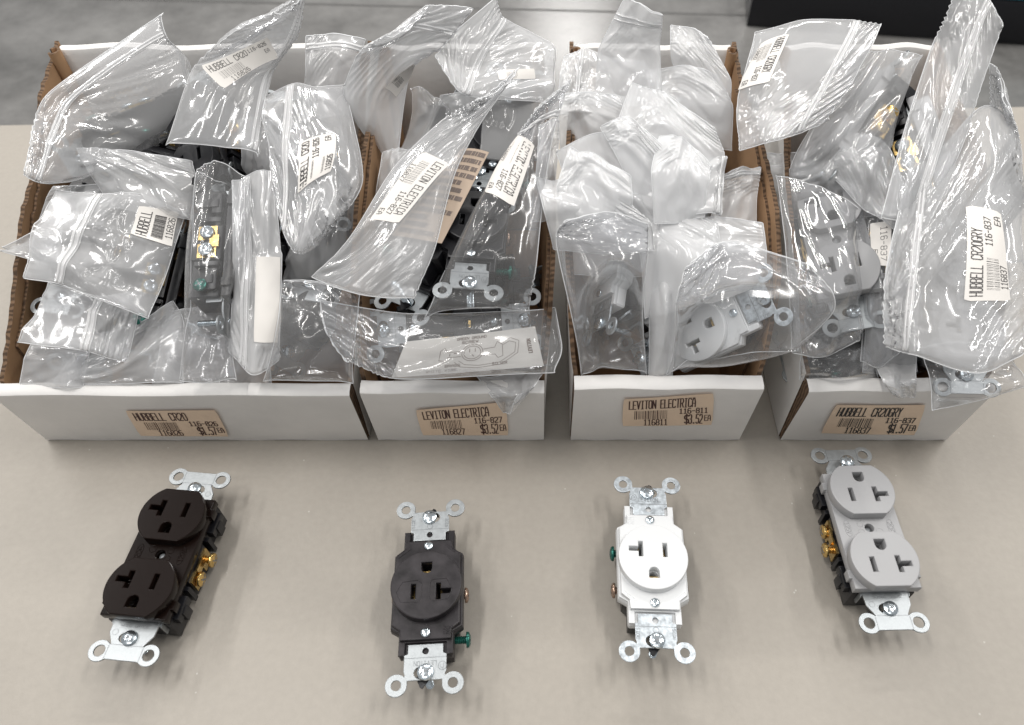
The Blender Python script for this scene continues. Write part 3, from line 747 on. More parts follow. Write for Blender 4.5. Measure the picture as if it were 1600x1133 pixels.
# ------------------------------------------------------------------ receptacles and leaflets among the bags
BOXES = {}          # bag key -> oriented boxes its film drapes over
def half_box(x, y, z, c, hz, hx=19, hy=34, strap=True):
    lst = [(c + z * (hz / 2), np.array([x, y, z]), np.array([hx, hy, hz / 2]))]
    if strap: lst.append((c + z * 20, np.array([x, y, z]), np.array([14, 52, 3])))
    return lst
PROTO = {}
def bagged(kind, px, e, tip, roll, bag, label, group, free=False):
    """px: pixel of the middle of the thing, e: height over the heap, tip: picture direction of the +y end (dx, dy, de)"""
    if kind not in PROTO:
        if kind == 'black_duplex': PROTO[kind] = duplex('black', label)
        elif kind == 'black_single': PROTO[kind] = single('black', 'black', label, side=((1, 1, 11, 'copper', .8, 'terminal_screw'), (1, -21, 10, 'green', 3, 'ground_screw')))
        elif kind == 'white_single': PROTO[kind] = single('white', 'black', label, metal='galv', side=((1, 9, 11, 'copper', 1, 'terminal_screw'),))
        elif kind == 'grey_duplex': PROTO[kind] = duplex('grey', label)
        o = PROTO[kind]
    else:
        o = copy_tree(PROTO[kind])
    o['label'] = label; o['group'] = group
    box = {GB: 'A', GS: 'B', GW: 'C', GG: 'D'}[group]
    c0 = pt(px[0], px[1], e)
    c1 = pt(px[0] + tip[0], px[1] + tip[1], e + (tip[2] if len(tip) > 2 else 0))
    nrm = np.array([0, -SLOPE, 1.0]); view = CAMP - c0; view /= np.linalg.norm(view)
    zh = nrm / np.linalg.norm(nrm) + view * .6
    x, y, z = frame_from(c1 - c0, zh)
    a = math.radians(roll); x2, z2 = x * math.cos(a) - z * math.sin(a), z * math.cos(a) + x * math.sin(a)
    c = c0 - z2 * 15
    x, y, z, c = pose(o, c, c1 - c0, zh, roll)
    bi = 'ABCD'.index(box)
    ex = np.array([c + x * a_ + y * b_ + z * c_ for a_ in (-18, 18) for b_ in (-52, 52) for c_ in (2, 30)])
    if free is not True:
        mv = np.zeros(3)
        mv[1] = max(0, 259 - ex[:, 1].min()) - max(0, ex[:, 1].max() - 433)
        if free != 'x': mv[0] = max(0, BOXCFG[bi][0] - BOXCFG[bi][2] + 3 - ex[:, 0].min()) - max(0, ex[:, 0].max() - BOXCFG[bi][1] - BOXCFG[bi][3] + 3)
        mv[2] = max(0, 6 - ex[:, 2].min())
        c = c + mv; o.matrix_world = Matrix.Translation(Vector(mv * S)) @ o.matrix_world
    if bag:
        for b in ([bag] if isinstance(bag, str) else bag):
            BOXES.setdefault(b, []).extend(half_box(x, y, z, c, 30 if 'duplex' in kind else 30))
    return o
GB = 'black duplex receptacles bagged in the widest box'
GS = 'black single receptacles bagged in the box labelled 116-827'
GW = 'white single receptacles bagged in the box labelled 116-811'
GG = 'grey duplex receptacles bagged in the box labelled 116-837'
DEV = [
 ('black_duplex', (350, 418), 8, (6, -80), 82, 'A9', 'black receptacle standing on its side, brass plate and two silver screws showing', GB),
 ('black_duplex', (232, 208), 2, (70, -26), 30, 'A1', 'black duplex receptacle in the bag whose curved zip hangs over the left wall', GB),
 ('black_duplex', (298, 268), -6, (70, 18), 60, 'A13', 'black duplex receptacle in a hazy bag just above the upright one with brass plate', GB),
 ('black_duplex', (492, 350), -8, (8, -80), 20, 'A12', 'black receptacle with a metal ear poking below the long zip bag', GB),
 ('black_duplex', (486, 522), -10, (30, -80), 55, 'A11', 'black duplex receptacle in the square cornered bag at the front of the widest box', GB),
 ('black_duplex', (118, 372), -10, (40, -90), -20, 'A6', 'black duplex receptacle dimly seen through the bag folded flat with its zip slanting', GB),
 ('black_duplex', (165, 465), -26, (30, -80), 30, 'A7', 'black duplex receptacle below the small rolled bag at the left front corner', GB),
 ('black_duplex', (345, 190), 0, (-10, -80), -30, 'A2', 'black duplex receptacle under the tall bag with the tilted white label, by the rear wall', GB),
 ('black_duplex', (500, 235), -4, (-20, -80), 15, 'A3', 'black duplex receptacle dimly seen in the bag with the long upright zip and upright label', GB),
 ('black_duplex', (258, 455), -30, (20, -80), 100, None, 'black duplex receptacle at the bottom of the heap behind the label reading $1.57', GB),
 ('black_duplex', (410, 450), -36, (10, -80), 60, None, 'black duplex receptacle in the gap right of the white folded panel', GB),
 ('black_single', (742, 515), -12, (86, -6), 8, 'B3', 'black single receptacle lying crosswise behind the leaflet with the wiring diagram', GS),
 ('black_single', (742, 372), 24, (8, -80, -8), 0, 'B2', 'black single receptacle in a bag with its metal strap and screw facing the front', GS),
 ('black_single', (632, 388), 22, (54, -80), 160, 'B1', 'black single receptacle turned over below the tan printed leaflet', GS),
 ('black_single', (802, 192), 6, (20, -80), 0, 'B8', 'black single receptacle with round face dimly seen near the rear right of its box', GS),
 ('black_single', (664, 200), -4, (36, -80), 40, 'B6', 'black single receptacle in the clear bag near the rear left of its box', GS),
 ('black_single', (700, 450), -40, (80, -10), 60, None, 'black single receptacle low in the heap below the strap facing front', GS),
 ('white_single', (938, 505), 14, (12, -80), -62, 'C11', 'white single receptacle standing on edge in the tall bag at the left front', GW),
 ('white_single', (1108, 556), -5, (90, -42, 22), 0, 'C13', 'white single receptacle lying with its grey strap toward the neighbouring box', GW, 'x'),
 ('white_single', (1032, 500), -8, (6, -80), 60, 'C12', 'white single receptacle half hidden between the two front bags', GW),
 ('white_single', (1050, 235), -14, (-20, -70), 20, 'C5', 'white single receptacle blurred inside the largest milky bag in the middle', GW),
 ('white_single', (950, 300), -14, (20, -80), 150, 'C7', 'white single receptacle blurred under the milky folds at the left of its box', GW),
 ('white_single', (1075, 410), -10, (60, -50), 100, 'C14', 'white single receptacle lost in haze behind the large front bag', GW),
 ('grey_duplex', (1286, 425), 20, (-20, -80), -6, 'D4', 'light grey duplex receptacle in glossy clear film beside the kraft wall', GG),
 ('grey_duplex', (1296, 182), 18, (38, -60), -72, 'D2', 'receptacle on its side in a clear bag, black back and brass screws showing', GG),
 ('grey_duplex', (1496, 475), 4, (-6, -80, 4), 4, 'D8', 'grey duplex receptacle whose metal strap hangs over the front right corner of its box', GG, True),
 ('grey_duplex', (1500, 255), 18, (-30, -80), 70, 'D7', 'grey duplex receptacle dimly seen in the bag with the largest upright label', GG),
 ('grey_duplex', (1385, 470), -4, (6, -80), 120, 'D5', 'grey duplex receptacle under the long zip strip, near the front', GG),
 ('grey_duplex', (1312, 548), -26, (80, -8), 168, 'D14', 'receptacle lying face down at the front, black back showing behind the CR20GRY label', GG),
 ('grey_duplex', (1240, 250), -26, (26, -70), 150, None, 'grey duplex receptacle upside down in the shadow below the upper left bag', GG),
]
for d in DEV: bagged(*d)

def leaflet(name, label, quad, e, mat, bow, jobs, group=None, thick=.25):
    q = [pt(x, y, ee) for (x, y), ee in zip(quad, e if hasattr(e, '__len__') else [e] * 4)]
    f = bilinear(q); n = np.cross(q[1] - q[0], q[3] - q[0]); n /= np.linalg.norm(n)
    if np.dot(n, CAMP - q[0]) < 0: n = -n
    def surf(u, v, k=0): return f(u, v) + n * (bow * math.sin(math.pi * u) + bow * .5 * math.sin(2.6 * v + 3 * u) + .12 * k)
    mb = MB(); G = np.array([[surf(i / 12, j / 8) for i in range(13)] for j in range(9)])
    solid_sheet(mb, G, np.zeros_like(G) - n * thick, 0, 0, 0)
    o = link(name, mb.mesh(name, mat)); tag(o, label, 'leaflet', group)
    asp = np.linalg.norm(q[1] - q[0]) / np.linalg.norm(q[3] - q[0])
    link('print', stroke_mesh('print', jobs, surf, asp, M['ink_pale']), o)
    return o
def text_rows(rows, u0, u1, v0, dv, h, w):
    return [(text_segments(t.upper(), u0, v0 + k * dv, u0 + (u1 - u0) * min(1, len(t) / max(len(r) for r in rows)), v0 + k * dv + h), w) for k, t in enumerate(rows)]
ROWS = ['wire in accordance with the electrical', 'code. install only on circuits of the', 'rating marked on the device. turn off', 'power before wiring. must be installed', 'and used in accordance with', 'electrical codes and regulations', 'para ser instalado y usado de acuerdo', 'con los codigos electricos', 'installer et utiliser selon le code', "de l'electricite", 'strip wires as shown', 'tighten terminal screws firmly']
leaflet('instruction_leaflet', 'tan leaflet of small print inside the bag with the diagonal label', [(722, 232), (764, 238), (690, 380), (612, 368)], (50, 50, 42, 42), M['paper_tan'], 1.2,
        text_rows(ROWS, .06, .95, .03, .08, .042, .0055))
diag = [([circle_pts for circle_pts in ([(.52 + .06 * math.cos(t), .48 + .17 * math.sin(t)) for t in np.linspace(0, 2 * math.pi, 20)], [(.52 + .075 * math.cos(t), .48 + .22 * math.sin(t)) for t in np.linspace(0, 2 * math.pi, 20)])], 0.0132),
        ([[(.44, .42), (.34, .42), (.32, .3), (.29, .36), (.29, .62), (.33, .66), (.35, .56), (.44, .56)], [(.6, .42), (.68, .4), (.70, .26), (.735, .34), (.735, .64), (.70, .68), (.68, .58), (.6, .58)]], 0.0120),
        ([[(.36, .46), (.36, .52)], [(.39, .46), (.42, .46)], [(.50, .38), (.50, .46)], [(.54, .38), (.54, .46)], [(.52, .54), (.53, .58)]], 0.0180),
        ([[(.74, .3), (.80, .2), (.86, .3), (.84, .6), (.72, .86), (.56, .9), (.44, .84), (.40, .7)], [(.74, .36), (.79, .28), (.835, .34), (.82, .58), (.71, .8), (.57, .84), (.47, .79), (.43, .68)]], 0.0108),
        (text_segments('GREEN GROUND', .40, .06, .62, .12), .012), (text_segments('SCREW', .44, .16, .56, .22), .012), (text_segments('BRASS', .34, .76, .44, .82), .012), (text_segments('WHITE WIRE', .22, .88, .42, .94), .012), (text_segments('SILVER', .66, .8, .76, .86), .012)]
lv = [([[(.93 + b, .84 - a) for a, b in seg] for seg in text_segments('LEVITON', .2, -.012, .55, .012)], .022)]
leaflet('instruction_leaflet', 'pale grey leaflet with a wiring diagram standing at the front of its box', [(634, 534), (836, 510), (850, 572), (612, 590)], (24, 22, 14, 15), M['paper_grey'], 1.5, diag + lv)
leaflet('instruction_leaflet', 'tan leaflet of small print leaning beside the brass screws', [(1372, 112), (1414, 106), (1312, 292), (1284, 282)], (28, 28, 22, 22), M['paper_tan'], .8, text_rows(ROWS, .06, .95, .02, .08, .038, .006))
leaflet('instruction_leaflet', 'small brown leaflet in a milky bag against the rear wall', [(926, 106), (992, 128), (984, 156), (918, 140)], 22, M['paper_tan'], .6, text_rows(ROWS[:4], .08, .9, .2, .18, .09, .012))
leaflet('instruction_leaflet', 'tan leaflet in a milky bag beside the kraft side wall', [(1132, 282), (1176, 276), (1168, 352), (1122, 352)], 14, M['paper_tan'], .8, text_rows(ROWS, .1, .9, .05, .076, .035, .006))

# ------------------------------------------------------------------ zip bags: rows of pixels with height over the heap, from the closed end to the open end
# key, rows, bulge, film, zip (axis, position), label (quad TL TR BR BL in reading order, text kind), description
E = lambda e, *ps: [(x, y, e) for x, y in ps]
BAGS = [
 ('A8', [E(-9, (80, 600), (180, 603), (288, 600)), E(-2, (110, 562), (200, 548), (290, 505)), E(-6, (150, 520), (210, 505), (270, 470))], 6, 'clear', None, None, 'crumpled clear bag low at the front left, behind the $1.57 price label'),
 ('A13', [E(12, (172, 325), (235, 340), (300, 345)), E(22, (140, 275), (225, 282), (310, 290)), E(26, (120, 232), (205, 238), (300, 252))], 9, 'haze', None, None, 'hazy bag lying above the slanting zip bag, left of the upright receptacle'),
 ('A12', [E(4, (432, 445), (490, 455), (556, 445)), E(14, (448, 380), (500, 380), (560, 375)), E(10, (468, 330), (520, 318), (562, 308))], 10, 'clear', None, None, 'small clear bag wrapped round a black receptacle beside the narrow box'),
 ('A4', [E(14, (470, 190), (510, 185), (552, 178)), E(34, (476, 120), (515, 110), (556, 112)), E(46, (478, 57), (522, 50), (572, 62))], 5, 'clear', ('v', .85), None, 'clear bag with folded top edge at the rear right corner of the widest box'),
 ('A1', [E(14, (180, 268), (262, 232), (330, 160)), E(26, (118, 285), (190, 190), (306, 84)), E(40, (68, 288), (120, 162), (264, 62)), E(46, (38, 272), (74, 150), (259, 18))], 8, 'clear', ('v', .76), None, 'hazy bag flaring over the left wall with a thick curved zip strip'),
 ('A7', [E(2, (198, 566), (212, 510), (222, 452)), E(8, (165, 560), (178, 505), (190, 458)), E(13, (133, 550), (146, 502), (156, 462)), E(12, (80, 545), (92, 496), (108, 448)), E(8, (28, 536), (48, 490), (74, 440))], 4, 'clear', ('v', .48), None, 'small rolled clear bag with a short white zip at the left front corner'),
 ('A6b', [E(14, (95, 330), (100, 425)), E(18, (48, 362), (52, 408)), E(16, (0, 384), (4, 394))], 2, 'clear', None, None, 'pointed bag corner sticking out over the left wall of the widest box'),
 ('A6', [E(14, (232, 498), (266, 418), (290, 332)), E(26, (152, 468), (190, 390), (222, 300)), E(31, (92, 444), (124, 374), (158, 304)), E(27, (38, 435), (62, 368), (88, 296))], 4, 'clear', ('v', .66), ([(203, 366), (217, 323), (279, 333), (268, 387)], 'HUBBELL'), 'clear bag folded flat with a slanting zip and a white label right of it'),
 ('A10', [E(6, (360, 545), (395, 592), (436, 560)), E(20, (364, 420), (400, 430), (442, 430)), E(30, (362, 282), (395, 268), (430, 264))], 6, 'milky', ('u', .35), ([(400, 402), (438, 402), (434, 535), (396, 535)], 'blank'), 'milky folded bag standing upright right of the receptacle with silver screws'),
 ('A9', [E(4, (282, 594), (325, 602), (370, 596)), E(22, (284, 490), (322, 490), (360, 478)), E(36, (278, 385), (330, 378), (388, 376)), E(38, (308, 264), (346, 246), (390, 280))], 12, 'glass', None, None, 'tall clear bag tight round the upright receptacle with brass plate'),
 ('A11', [E(2, (410, 597), (480, 600), (552, 600)), E(18, (430, 512), (490, 516), (560, 528)), E(20, (442, 438), (502, 442), (562, 462))], 11, 'glass', None, None, 'square cornered clear bag at the right front of the widest box'),
 ('A2', [E(38, (257, 230), (330, 236), (404, 250)), E(50, (296, 110), (365, 120), (430, 110)), E(70, (350, 62), (412, 40), (466, 60)), E(88, (425, 18), (450, 2), (478, -12))], 9, 'crisp', ('u', .95), ([(315, 103), (420, 60), (442, 97), (352, 140)], 'A'), 'tall clear bag leaning on the rear wall with a tilted white label'),
 ('A3', [E(38, (484, 388), (572, 286), (540, 126)), E(48, (464, 398), (506, 262), (496, 136)), E(50, (450, 384), (458, 250), (464, 130)), E(46, (424, 292), (414, 220), (415, 152))], 7, 'clear', ('v', .72), ([(466, 304), (468, 225), (524, 208), (517, 270)], 'A3'), 'clear bag with a long upright zip and a label reading upward, beside the narrow box'),
 ('A5', [E(14, (574, 215), (598, 250), (620, 264)), E(40, (534, 150), (582, 150), (642, 112)), E(60, (558, 86), (618, 60), (692, 74)), E(74, (598, 54), (662, 10), (740, 14))], 7, 'haze', ('v', .8), ([(618, 151), (650, 112), (643, 98), (600, 136)], 'B'), 'hazy bag bent over the wall between the widest and the narrow box'),
 ('B6', [E(4, (606, 275), (650, 280), (698, 265)), E(18, (630, 205), (680, 210), (735, 210)), E(22, (640, 135), (672, 150), (702, 168))], 9, 'clear', None, None, 'clear bag round a black receptacle near the rear left of its box'),
 ('B7', [E(12, (680, 225), (740, 240), (800, 245)), E(24, (688, 150), (735, 145), (780, 160))], 7, 'haze', None, None, 'hazy bag between the rear zip bag and the diagonal label'),
 ('B8', [E(10, (752, 250), (800, 262), (858, 255)), E(24, (748, 190), (800, 195), (866, 190)), E(26, (768, 136), (810, 128), (864, 140))], 9, 'clear', None, None, 'clear bag over the round black face at the rear right'),
 ('B5', [E(22, (864, 162), (866, 112), (858, 70)), E(38, (792, 158), (804, 100), (822, 46)), E(52, (721, 148), (746, 86), (784, 28)), E(60, (681, 86), (714, 48), (778, -6))], 8, 'haze', ('v', .64), ([(776, 112), (834, 108), (836, 124), (779, 126)], 'B'), 'hazy bag with a thick zip and squared open end leaning over the rear wall'),
 ('B3', [E(12, (868, 582), (884, 545), (866, 480)), E(22, (740, 592), (752, 540), (752, 486)), E(24, (622, 594), (620, 545), (630, 488)), E(20, (545, 566), (512, 520), (496, 468))], 9, 'glass', None, None, 'clear bag lying crosswise at the front with the wiring diagram leaflet'),
 ('B2', [E(28, (660, 502), (742, 496), (826, 484)), E(44, (690, 420), (752, 400), (844, 430)), E(48, (735, 312), (785, 318), (852, 332)), E(56, (790, 236), (826, 214), (868, 200)), E(62, (834, 176), (864, 150), (892, 124))], 10, 'glass', ('v', .84), ([(838, 228), (802, 325), (757, 300), (790, 218)], 'LEV'), 'clear bag holding the receptacle whose strap faces the front, top corner pointing up'),
 ('B1', [E(40, (486, 432), (560, 464), (648, 464)), E(48, (542, 376), (612, 372), (684, 386)), E(54, (608, 266), (656, 266), (714, 272)), E(60, (690, 188), (718, 194), (754, 190)), E(66, (742, 158), (772, 148), (814, 102))], 7, 'clear', None, ([(704, 258), (622, 350), (577, 343), (660, 244)], 'LEV'), 'large diagonal bag with a long white label and a peaked top corner'),
 ('B4', ['lip', [(742, 586), (800, 582), (850, 584)], [(770, 622), (810, 620), (838, 600)], [(786, 645), (800, 640), (822, 616)]], 2, 'clear', None, None, 'bag corner hanging over the front above the 116-827 price label'),
 ('C1', [E(24, (930, 160), (985, 160), (1036, 158)), E(44, (934, 78), (980, 82), (1032, 66)), E(66, (976, -4), (1002, 6), (1036, 24))], 4, 'milky', ('v', .82), None, 'milky bag standing highest at the rear wall, cut square at the top'),
 ('C2', [E(16, (1078, 165), (1030, 120), (985, 98)), E(28, (962, 170), (955, 125), (950, 92)), E(34, (904, 162), (910, 120), (916, 74)), E(32, (872, 152), (876, 120), (882, 88))], 4, 'milky', ('v', .72), None, 'milky bag at the rear left with an upright zip line'),
 ('C3', [E(14, (1066, 165), (1100, 190), (1140, 214)), E(34, (1048, 92), (1095, 100), (1146, 128)), E(44, (1048, 40), (1078, 40), (1108, 62))], 4, 'milky', None, None, 'crumpled milky bag at the rear right by the kraft wall'),
 ('C6', [E(14, (878, 265), (925, 268), (975, 262)), E(28, (872, 195), (920, 195), (996, 202)), E(34, (876, 150), (920, 146), (968, 152))], 4, 'milky', None, None, 'milky bag with a folded lip below the rear left zip bag'),
 ('C10', [E(8, (1090, 400), (1140, 402), (1186, 396)), E(24, (1118, 310), (1150, 310), (1184, 306)), E(28, (1130, 274), (1160, 262), (1189, 262))], 4, 'milky', ('v', .9), None, 'narrow milky bag standing against the kraft side wall'),
 ('C5', [E(22, (985, 310), (1060, 320), (1126, 325)), E(40, (955, 222), (1045, 215), (1134, 242)), E(46, (988, 128), (1040, 146), (1118, 202))], 4, 'milky', None, None, 'largest milky bag in the middle of its box, crossed by sharp folds'),
 ('C9', [E(26, (1010, 352), (1030, 300), (1050, 255)), E(42, (1110, 334), (1114, 290), (1120, 244)), E(42, (1126, 338), (1130, 290), (1136, 244))], 4, 'milky', ('v', .8), None, 'milky bag edge with a short upright zip at the right of the heap'),
 ('C7', [E(24, (880, 355), (960, 365), (1052, 372)), E(40, (888, 300), (960, 296), (1044, 310)), E(46, (868, 240), (940, 206), (1014, 238))], 4, 'milky', None, None, 'milky bag with a folded pocket on the left of the heap'),
 ('C14', [E(18, (1020, 470), (1110, 478), (1200, 440)), E(32, (1026, 395), (1110, 398), (1200, 392)), E(36, (1030, 318), (1110, 338), (1192, 348))], 4, 'milky', None, None, 'milky bag with a straight top edge behind the large front bag'),
 ('C8', [E(34, (866, 390), (940, 398), (1024, 388)), E(50, (850, 330), (930, 322), (1020, 350)), E(52, (838, 276), (898, 272), (988, 322))], 4, 'milky', None, None, 'milky bag sagging over the wall between the two narrow boxes with cream labels'),
 ('C12', [E(-6, (1012, 592), (1030, 592), (1050, 588)), E(20, (1012, 480), (1038, 476), (1066, 474)), E(24, (1014, 392), (1040, 385), (1064, 400))], 8, 'milky', None, None, 'small milky bag squeezed between the two front bags'),
 ('C15', [E(20, (1008, 500), (1062, 490), (1120, 452)), E(34, (1000, 400), (1060, 385), (1128, 390)), E(38, (990, 335), (1050, 322), (1122, 350))], 6, 'milky', None, None, 'milky bag with a curved edge between the tall and the large front bag'),
 ('C11', [E(-6, (908, 592), (960, 594), (1012, 592)), E(32, (887, 490), (950, 484), (1016, 470)), E(46, (866, 378), (940, 392), (1014, 400)), E(54, (880, 350), (950, 333), (1013, 352))], 10, 'glass', None, None, 'tall milky bag with a square top standing at the left front of its box'),
 ('C13', [[(1038, 590, -2), (1130, 592, 0), (1246, 546, 14)], E(38, (1054, 482), (1152, 478), (1324, 484)), E(44, (1072, 420), (1142, 374), (1264, 416))], 12, 'glass', None, None, 'large peaked bag at the right front, one corner reaching over the next box'),
 ('D10', [E(30, (1602, 420), (1570, 420), (1540, 420)), E(48, (1598, 240), (1570, 230), (1548, 235)), E(64, (1584, 180), (1565, 120), (1546, 100))], 6, 'crisp', None, None, 'clear bag at the far right edge of the heap, behind the largest label'),
 ('D2', [E(20, (1212, 335), (1300, 345), (1375, 335)), E(36, (1240, 232), (1320, 222), (1404, 212)), E(40, (1338, 84), (1382, 80), (1444, 84))], 11, 'crisp', None, None, 'clear bag showing brass screws and a tan leaflet near the rear wall'),
 ('D5', [E(6, (1345, 565), (1375, 585), (1404, 548)), E(24, (1345, 430), (1370, 440), (1404, 435)), E(32, (1335, 325), (1380, 325), (1424, 318))], 9, 'glass', None, ([(1394, 345), (1392, 416), (1364, 414), (1360, 350)], 'D5'), 'clear bag with a half hidden label, between the grey receptacle and the long zip'),
 ('D4', [E(12, (1238, 550), (1290, 562), (1344, 532)), E(30, (1226, 420), (1290, 430), (1354, 432)), E(32, (1210, 272), (1270, 292), (1345, 325))], 9, 'tight', None, None, 'glossy clear bag drawn tight over the light grey receptacle face'),
 ('D3', [E(36, (1286, 262), (1345, 322), (1404, 366)), E(42, (1310, 236), (1365, 270), (1412, 318)), E(40, (1332, 212), (1392, 228), (1424, 296))], 4, 'crisp', None, None, 'loose clear film edge crossing below the brass screws'),
 ('D1', [E(44, (1155, 234), (1151, 150), (1180, 50)), E(54, (1194, 224), (1210, 130), (1256, 28)), E(58, (1234, 214), (1282, 128), (1336, 30)), E(54, (1292, 188), (1336, 122), (1378, 36))], 5, 'crisp', ('v', .72), ([(1234, 53), (1203, 130), (1153, 145), (1190, 68)], 'D'), 'wrinkled clear bag overhanging the upper left corner of its box, label along its edge'),
 ('D8', [E(8, (1456, 642), (1532, 630), (1604, 604)), E(10, (1450, 590), (1520, 585), (1600, 575)), E(14, (1442, 540), (1505, 535), (1592, 540))], 6, 'glass', None, None, 'clear bag corner hanging over the front with a metal strap inside'),
 ('D9', ['lip', [(1362, 564), (1400, 560), (1434, 556)], [(1376, 592), (1405, 595), (1432, 595)], [(1394, 613), (1412, 618), (1430, 622)]], 2, 'haze', None, None, 'small film flap hanging down above the price label 116-837'),
 ('D7', [E(48, (1604, 546), (1618, 380), (1588, 200)), E(57, (1530, 587), (1534, 380), (1542, 150)), E(58, (1428, 554), (1440, 400), (1456, 250)), E(50, (1386, 540), (1386, 430), (1424, 248))], 11, 'crisp', ('v', .74), ([(1504, 470), (1508, 322), (1562, 334), (1577, 470)], 'D'), 'biggest glossy bag at the right with the largest upright label and a long zip'),
 ('D6', [E(50, (1376, 345), (1414, 348), (1452, 350)), E(64, (1412, 200), (1452, 218), (1504, 232)), E(76, (1456, 70), (1490, 108), (1532, 142)), E(90, (1494, -8), (1536, -10), (1567, 44))], 5, 'crisp', ('u', .62), None, 'tall open bag end rising highest at the right, zip running up to its tip'),
 ('A14', [E(0, (366, 305), (420, 312), (474, 300)), E(18, (378, 245), (425, 252), (476, 240)), E(24, (372, 190), (425, 185), (470, 195))], 6, 'haze', None, None, 'hazy bag in the dip between the two labelled bags, behind the upright receptacle'),
 ('A15', [E(-10, (236, 604), (330, 605), (424, 603)), E(-4, (250, 545), (330, 548), (420, 540)), E(-6, (262, 490), (330, 480), (410, 480))], 5, 'clear', None, None, 'flat clear bag under the upright receptacle bag at the front of the widest box'),
 ('A16', [E(4, (60, 345), (110, 355), (160, 350)), E(14, (70, 315), (115, 318), (170, 315)), E(18, (84, 292), (125, 290), (182, 285))], 5, 'clear', None, None, 'small clear bag between the flaring zip bag and the bag folded flat'),
 ('B9', [E(2, (580, 352), (618, 358), (655, 345)), E(16, (588, 292), (630, 295), (672, 282)), E(20, (598, 240), (640, 234), (692, 242))], 6, 'clear', None, None, 'clear bag under the upper end of the diagonal bag, by the kraft wall'),
 ('B10', [E(22, (826, 350), (846, 352), (862, 345)), E(34, (838, 258), (856, 255), (872, 245)), E(38, (842, 196), (860, 190), (874, 192))], 4, 'haze', None, None, 'narrow hazy bag squeezed against the right wall beside the milky bags'),
 ('C16', [E(10, (996, 222), (1070, 232), (1144, 236)), E(28, (1000, 155), (1070, 152), (1148, 170)), E(33, (1008, 108), (1066, 102), (1124, 122))], 5, 'milky', None, None, 'milky bag low at the rear right, mostly behind the largest milky bag'),
 ('C17', [E(12, (880, 430), (960, 440), (1040, 430)), E(30, (872, 350), (960, 345), (1040, 360)), E(36, (870, 305), (950, 310), (1030, 300))], 5, 'milky', None, None, 'milky bag folded between the sagging bag and the tall square bag'),
 ('C18', [E(36, (1000, 330), (1040, 335), (1085, 330)), E(50, (960, 240), (1010, 235), (1070, 280)), E(54, (938, 200), (985, 184), (1050, 240))], 4, 'milky', None, None, 'milky bag with a crooked diagonal edge across the middle of the heap'),
 ('C19', [E(40, (1022, 350), (1062, 352), (1102, 340)), E(52, (1015, 272), (1065, 262), (1108, 282)), E(50, (1030, 214), (1075, 222), (1112, 262))], 4, 'milky', None, None, 'milky bag with a peaked top in front of the largest milky bag'),
 ('C20', [E(42, (878, 350), (930, 356), (986, 352)), E(56, (870, 290), (920, 282), (992, 312)), E(58, (890, 230), (930, 243), (986, 276))], 4, 'milky', None, None, 'milky bag with a slanting top edge over the folded pocket bag'),
 ('D14', [E(-7, (1250, 594), (1310, 596), (1374, 594)), E(2, (1248, 562), (1310, 560), (1370, 558)), E(0, (1262, 522), (1310, 518), (1366, 520))], 7, 'glass', None, None, 'clear bag over a dark receptacle back just behind the CR20GRY label'),
 ('A17', [E(-8, (28, 606), (80, 608), (132, 606)), E(-1, (36, 562), (85, 562), (142, 556)), E(-4, (52, 530), (95, 525), (146, 522))], 5, 'clear', None, None, 'clear bag deep in the left front corner, under the small rolled bag'),
 ('D11', [E(-4, (1348, 582), (1385, 590), (1436, 582)), E(14, (1350, 500), (1388, 505), (1436, 495)), E(20, (1352, 430), (1390, 425), (1438, 430))], 6, 'clear', None, None, 'clear bag low at the front middle, under the long zip'),
 ('D12', [E(12, (1204, 305), (1250, 308), (1300, 300)), E(22, (1200, 270), (1250, 275), (1305, 265)), E(26, (1196, 240), (1245, 236), (1300, 232))], 5, 'clear', None, None, 'clear bag below the wrinkled upper left bag, above the light grey receptacle'),
]
NU, NV = 52, 66

def catmull(P, n, straight=0.0):
    """P: (k, ...) control values -> n samples through them"""
    k = len(P); t = np.linspace(0, k - 1, n); out = []
    for x in t:
        i = min(int(x), k - 2); f = x - i
        p1, p2 = P[i], P[i + 1]
        p0 = P[i - 1] if i > 0 else 2 * p1 - p2
        p3 = P[i + 2] if i + 2 < k else 2 * p2 - p1
        out.append(.5 * ((2 * p1) + (-p0 + p2) * f + (2 * p0 - 5 * p1 + 4 * p2 - p3) * f * f + (-p0 + 3 * p1 - 3 * p2 + p3) * f ** 3))
    out = np.array(out)
    if straight:
        i = np.minimum(t.astype(int), k - 2); f = (t - i).reshape((-1,) + (1,) * (np.ndim(P) - 1)); P = np.asarray(P)
        out = out * (1 - straight) + (P[i] * (1 - f) + P[i + 1] * f) * straight
    return out
def smooth_noise(rng, nv, nu, cells):
    c = rng.standard_normal((max(2, int(cells * nv / nu)) + 1, cells + 1))
    a = catmull(c, nv); return catmull(a.T, nu).T

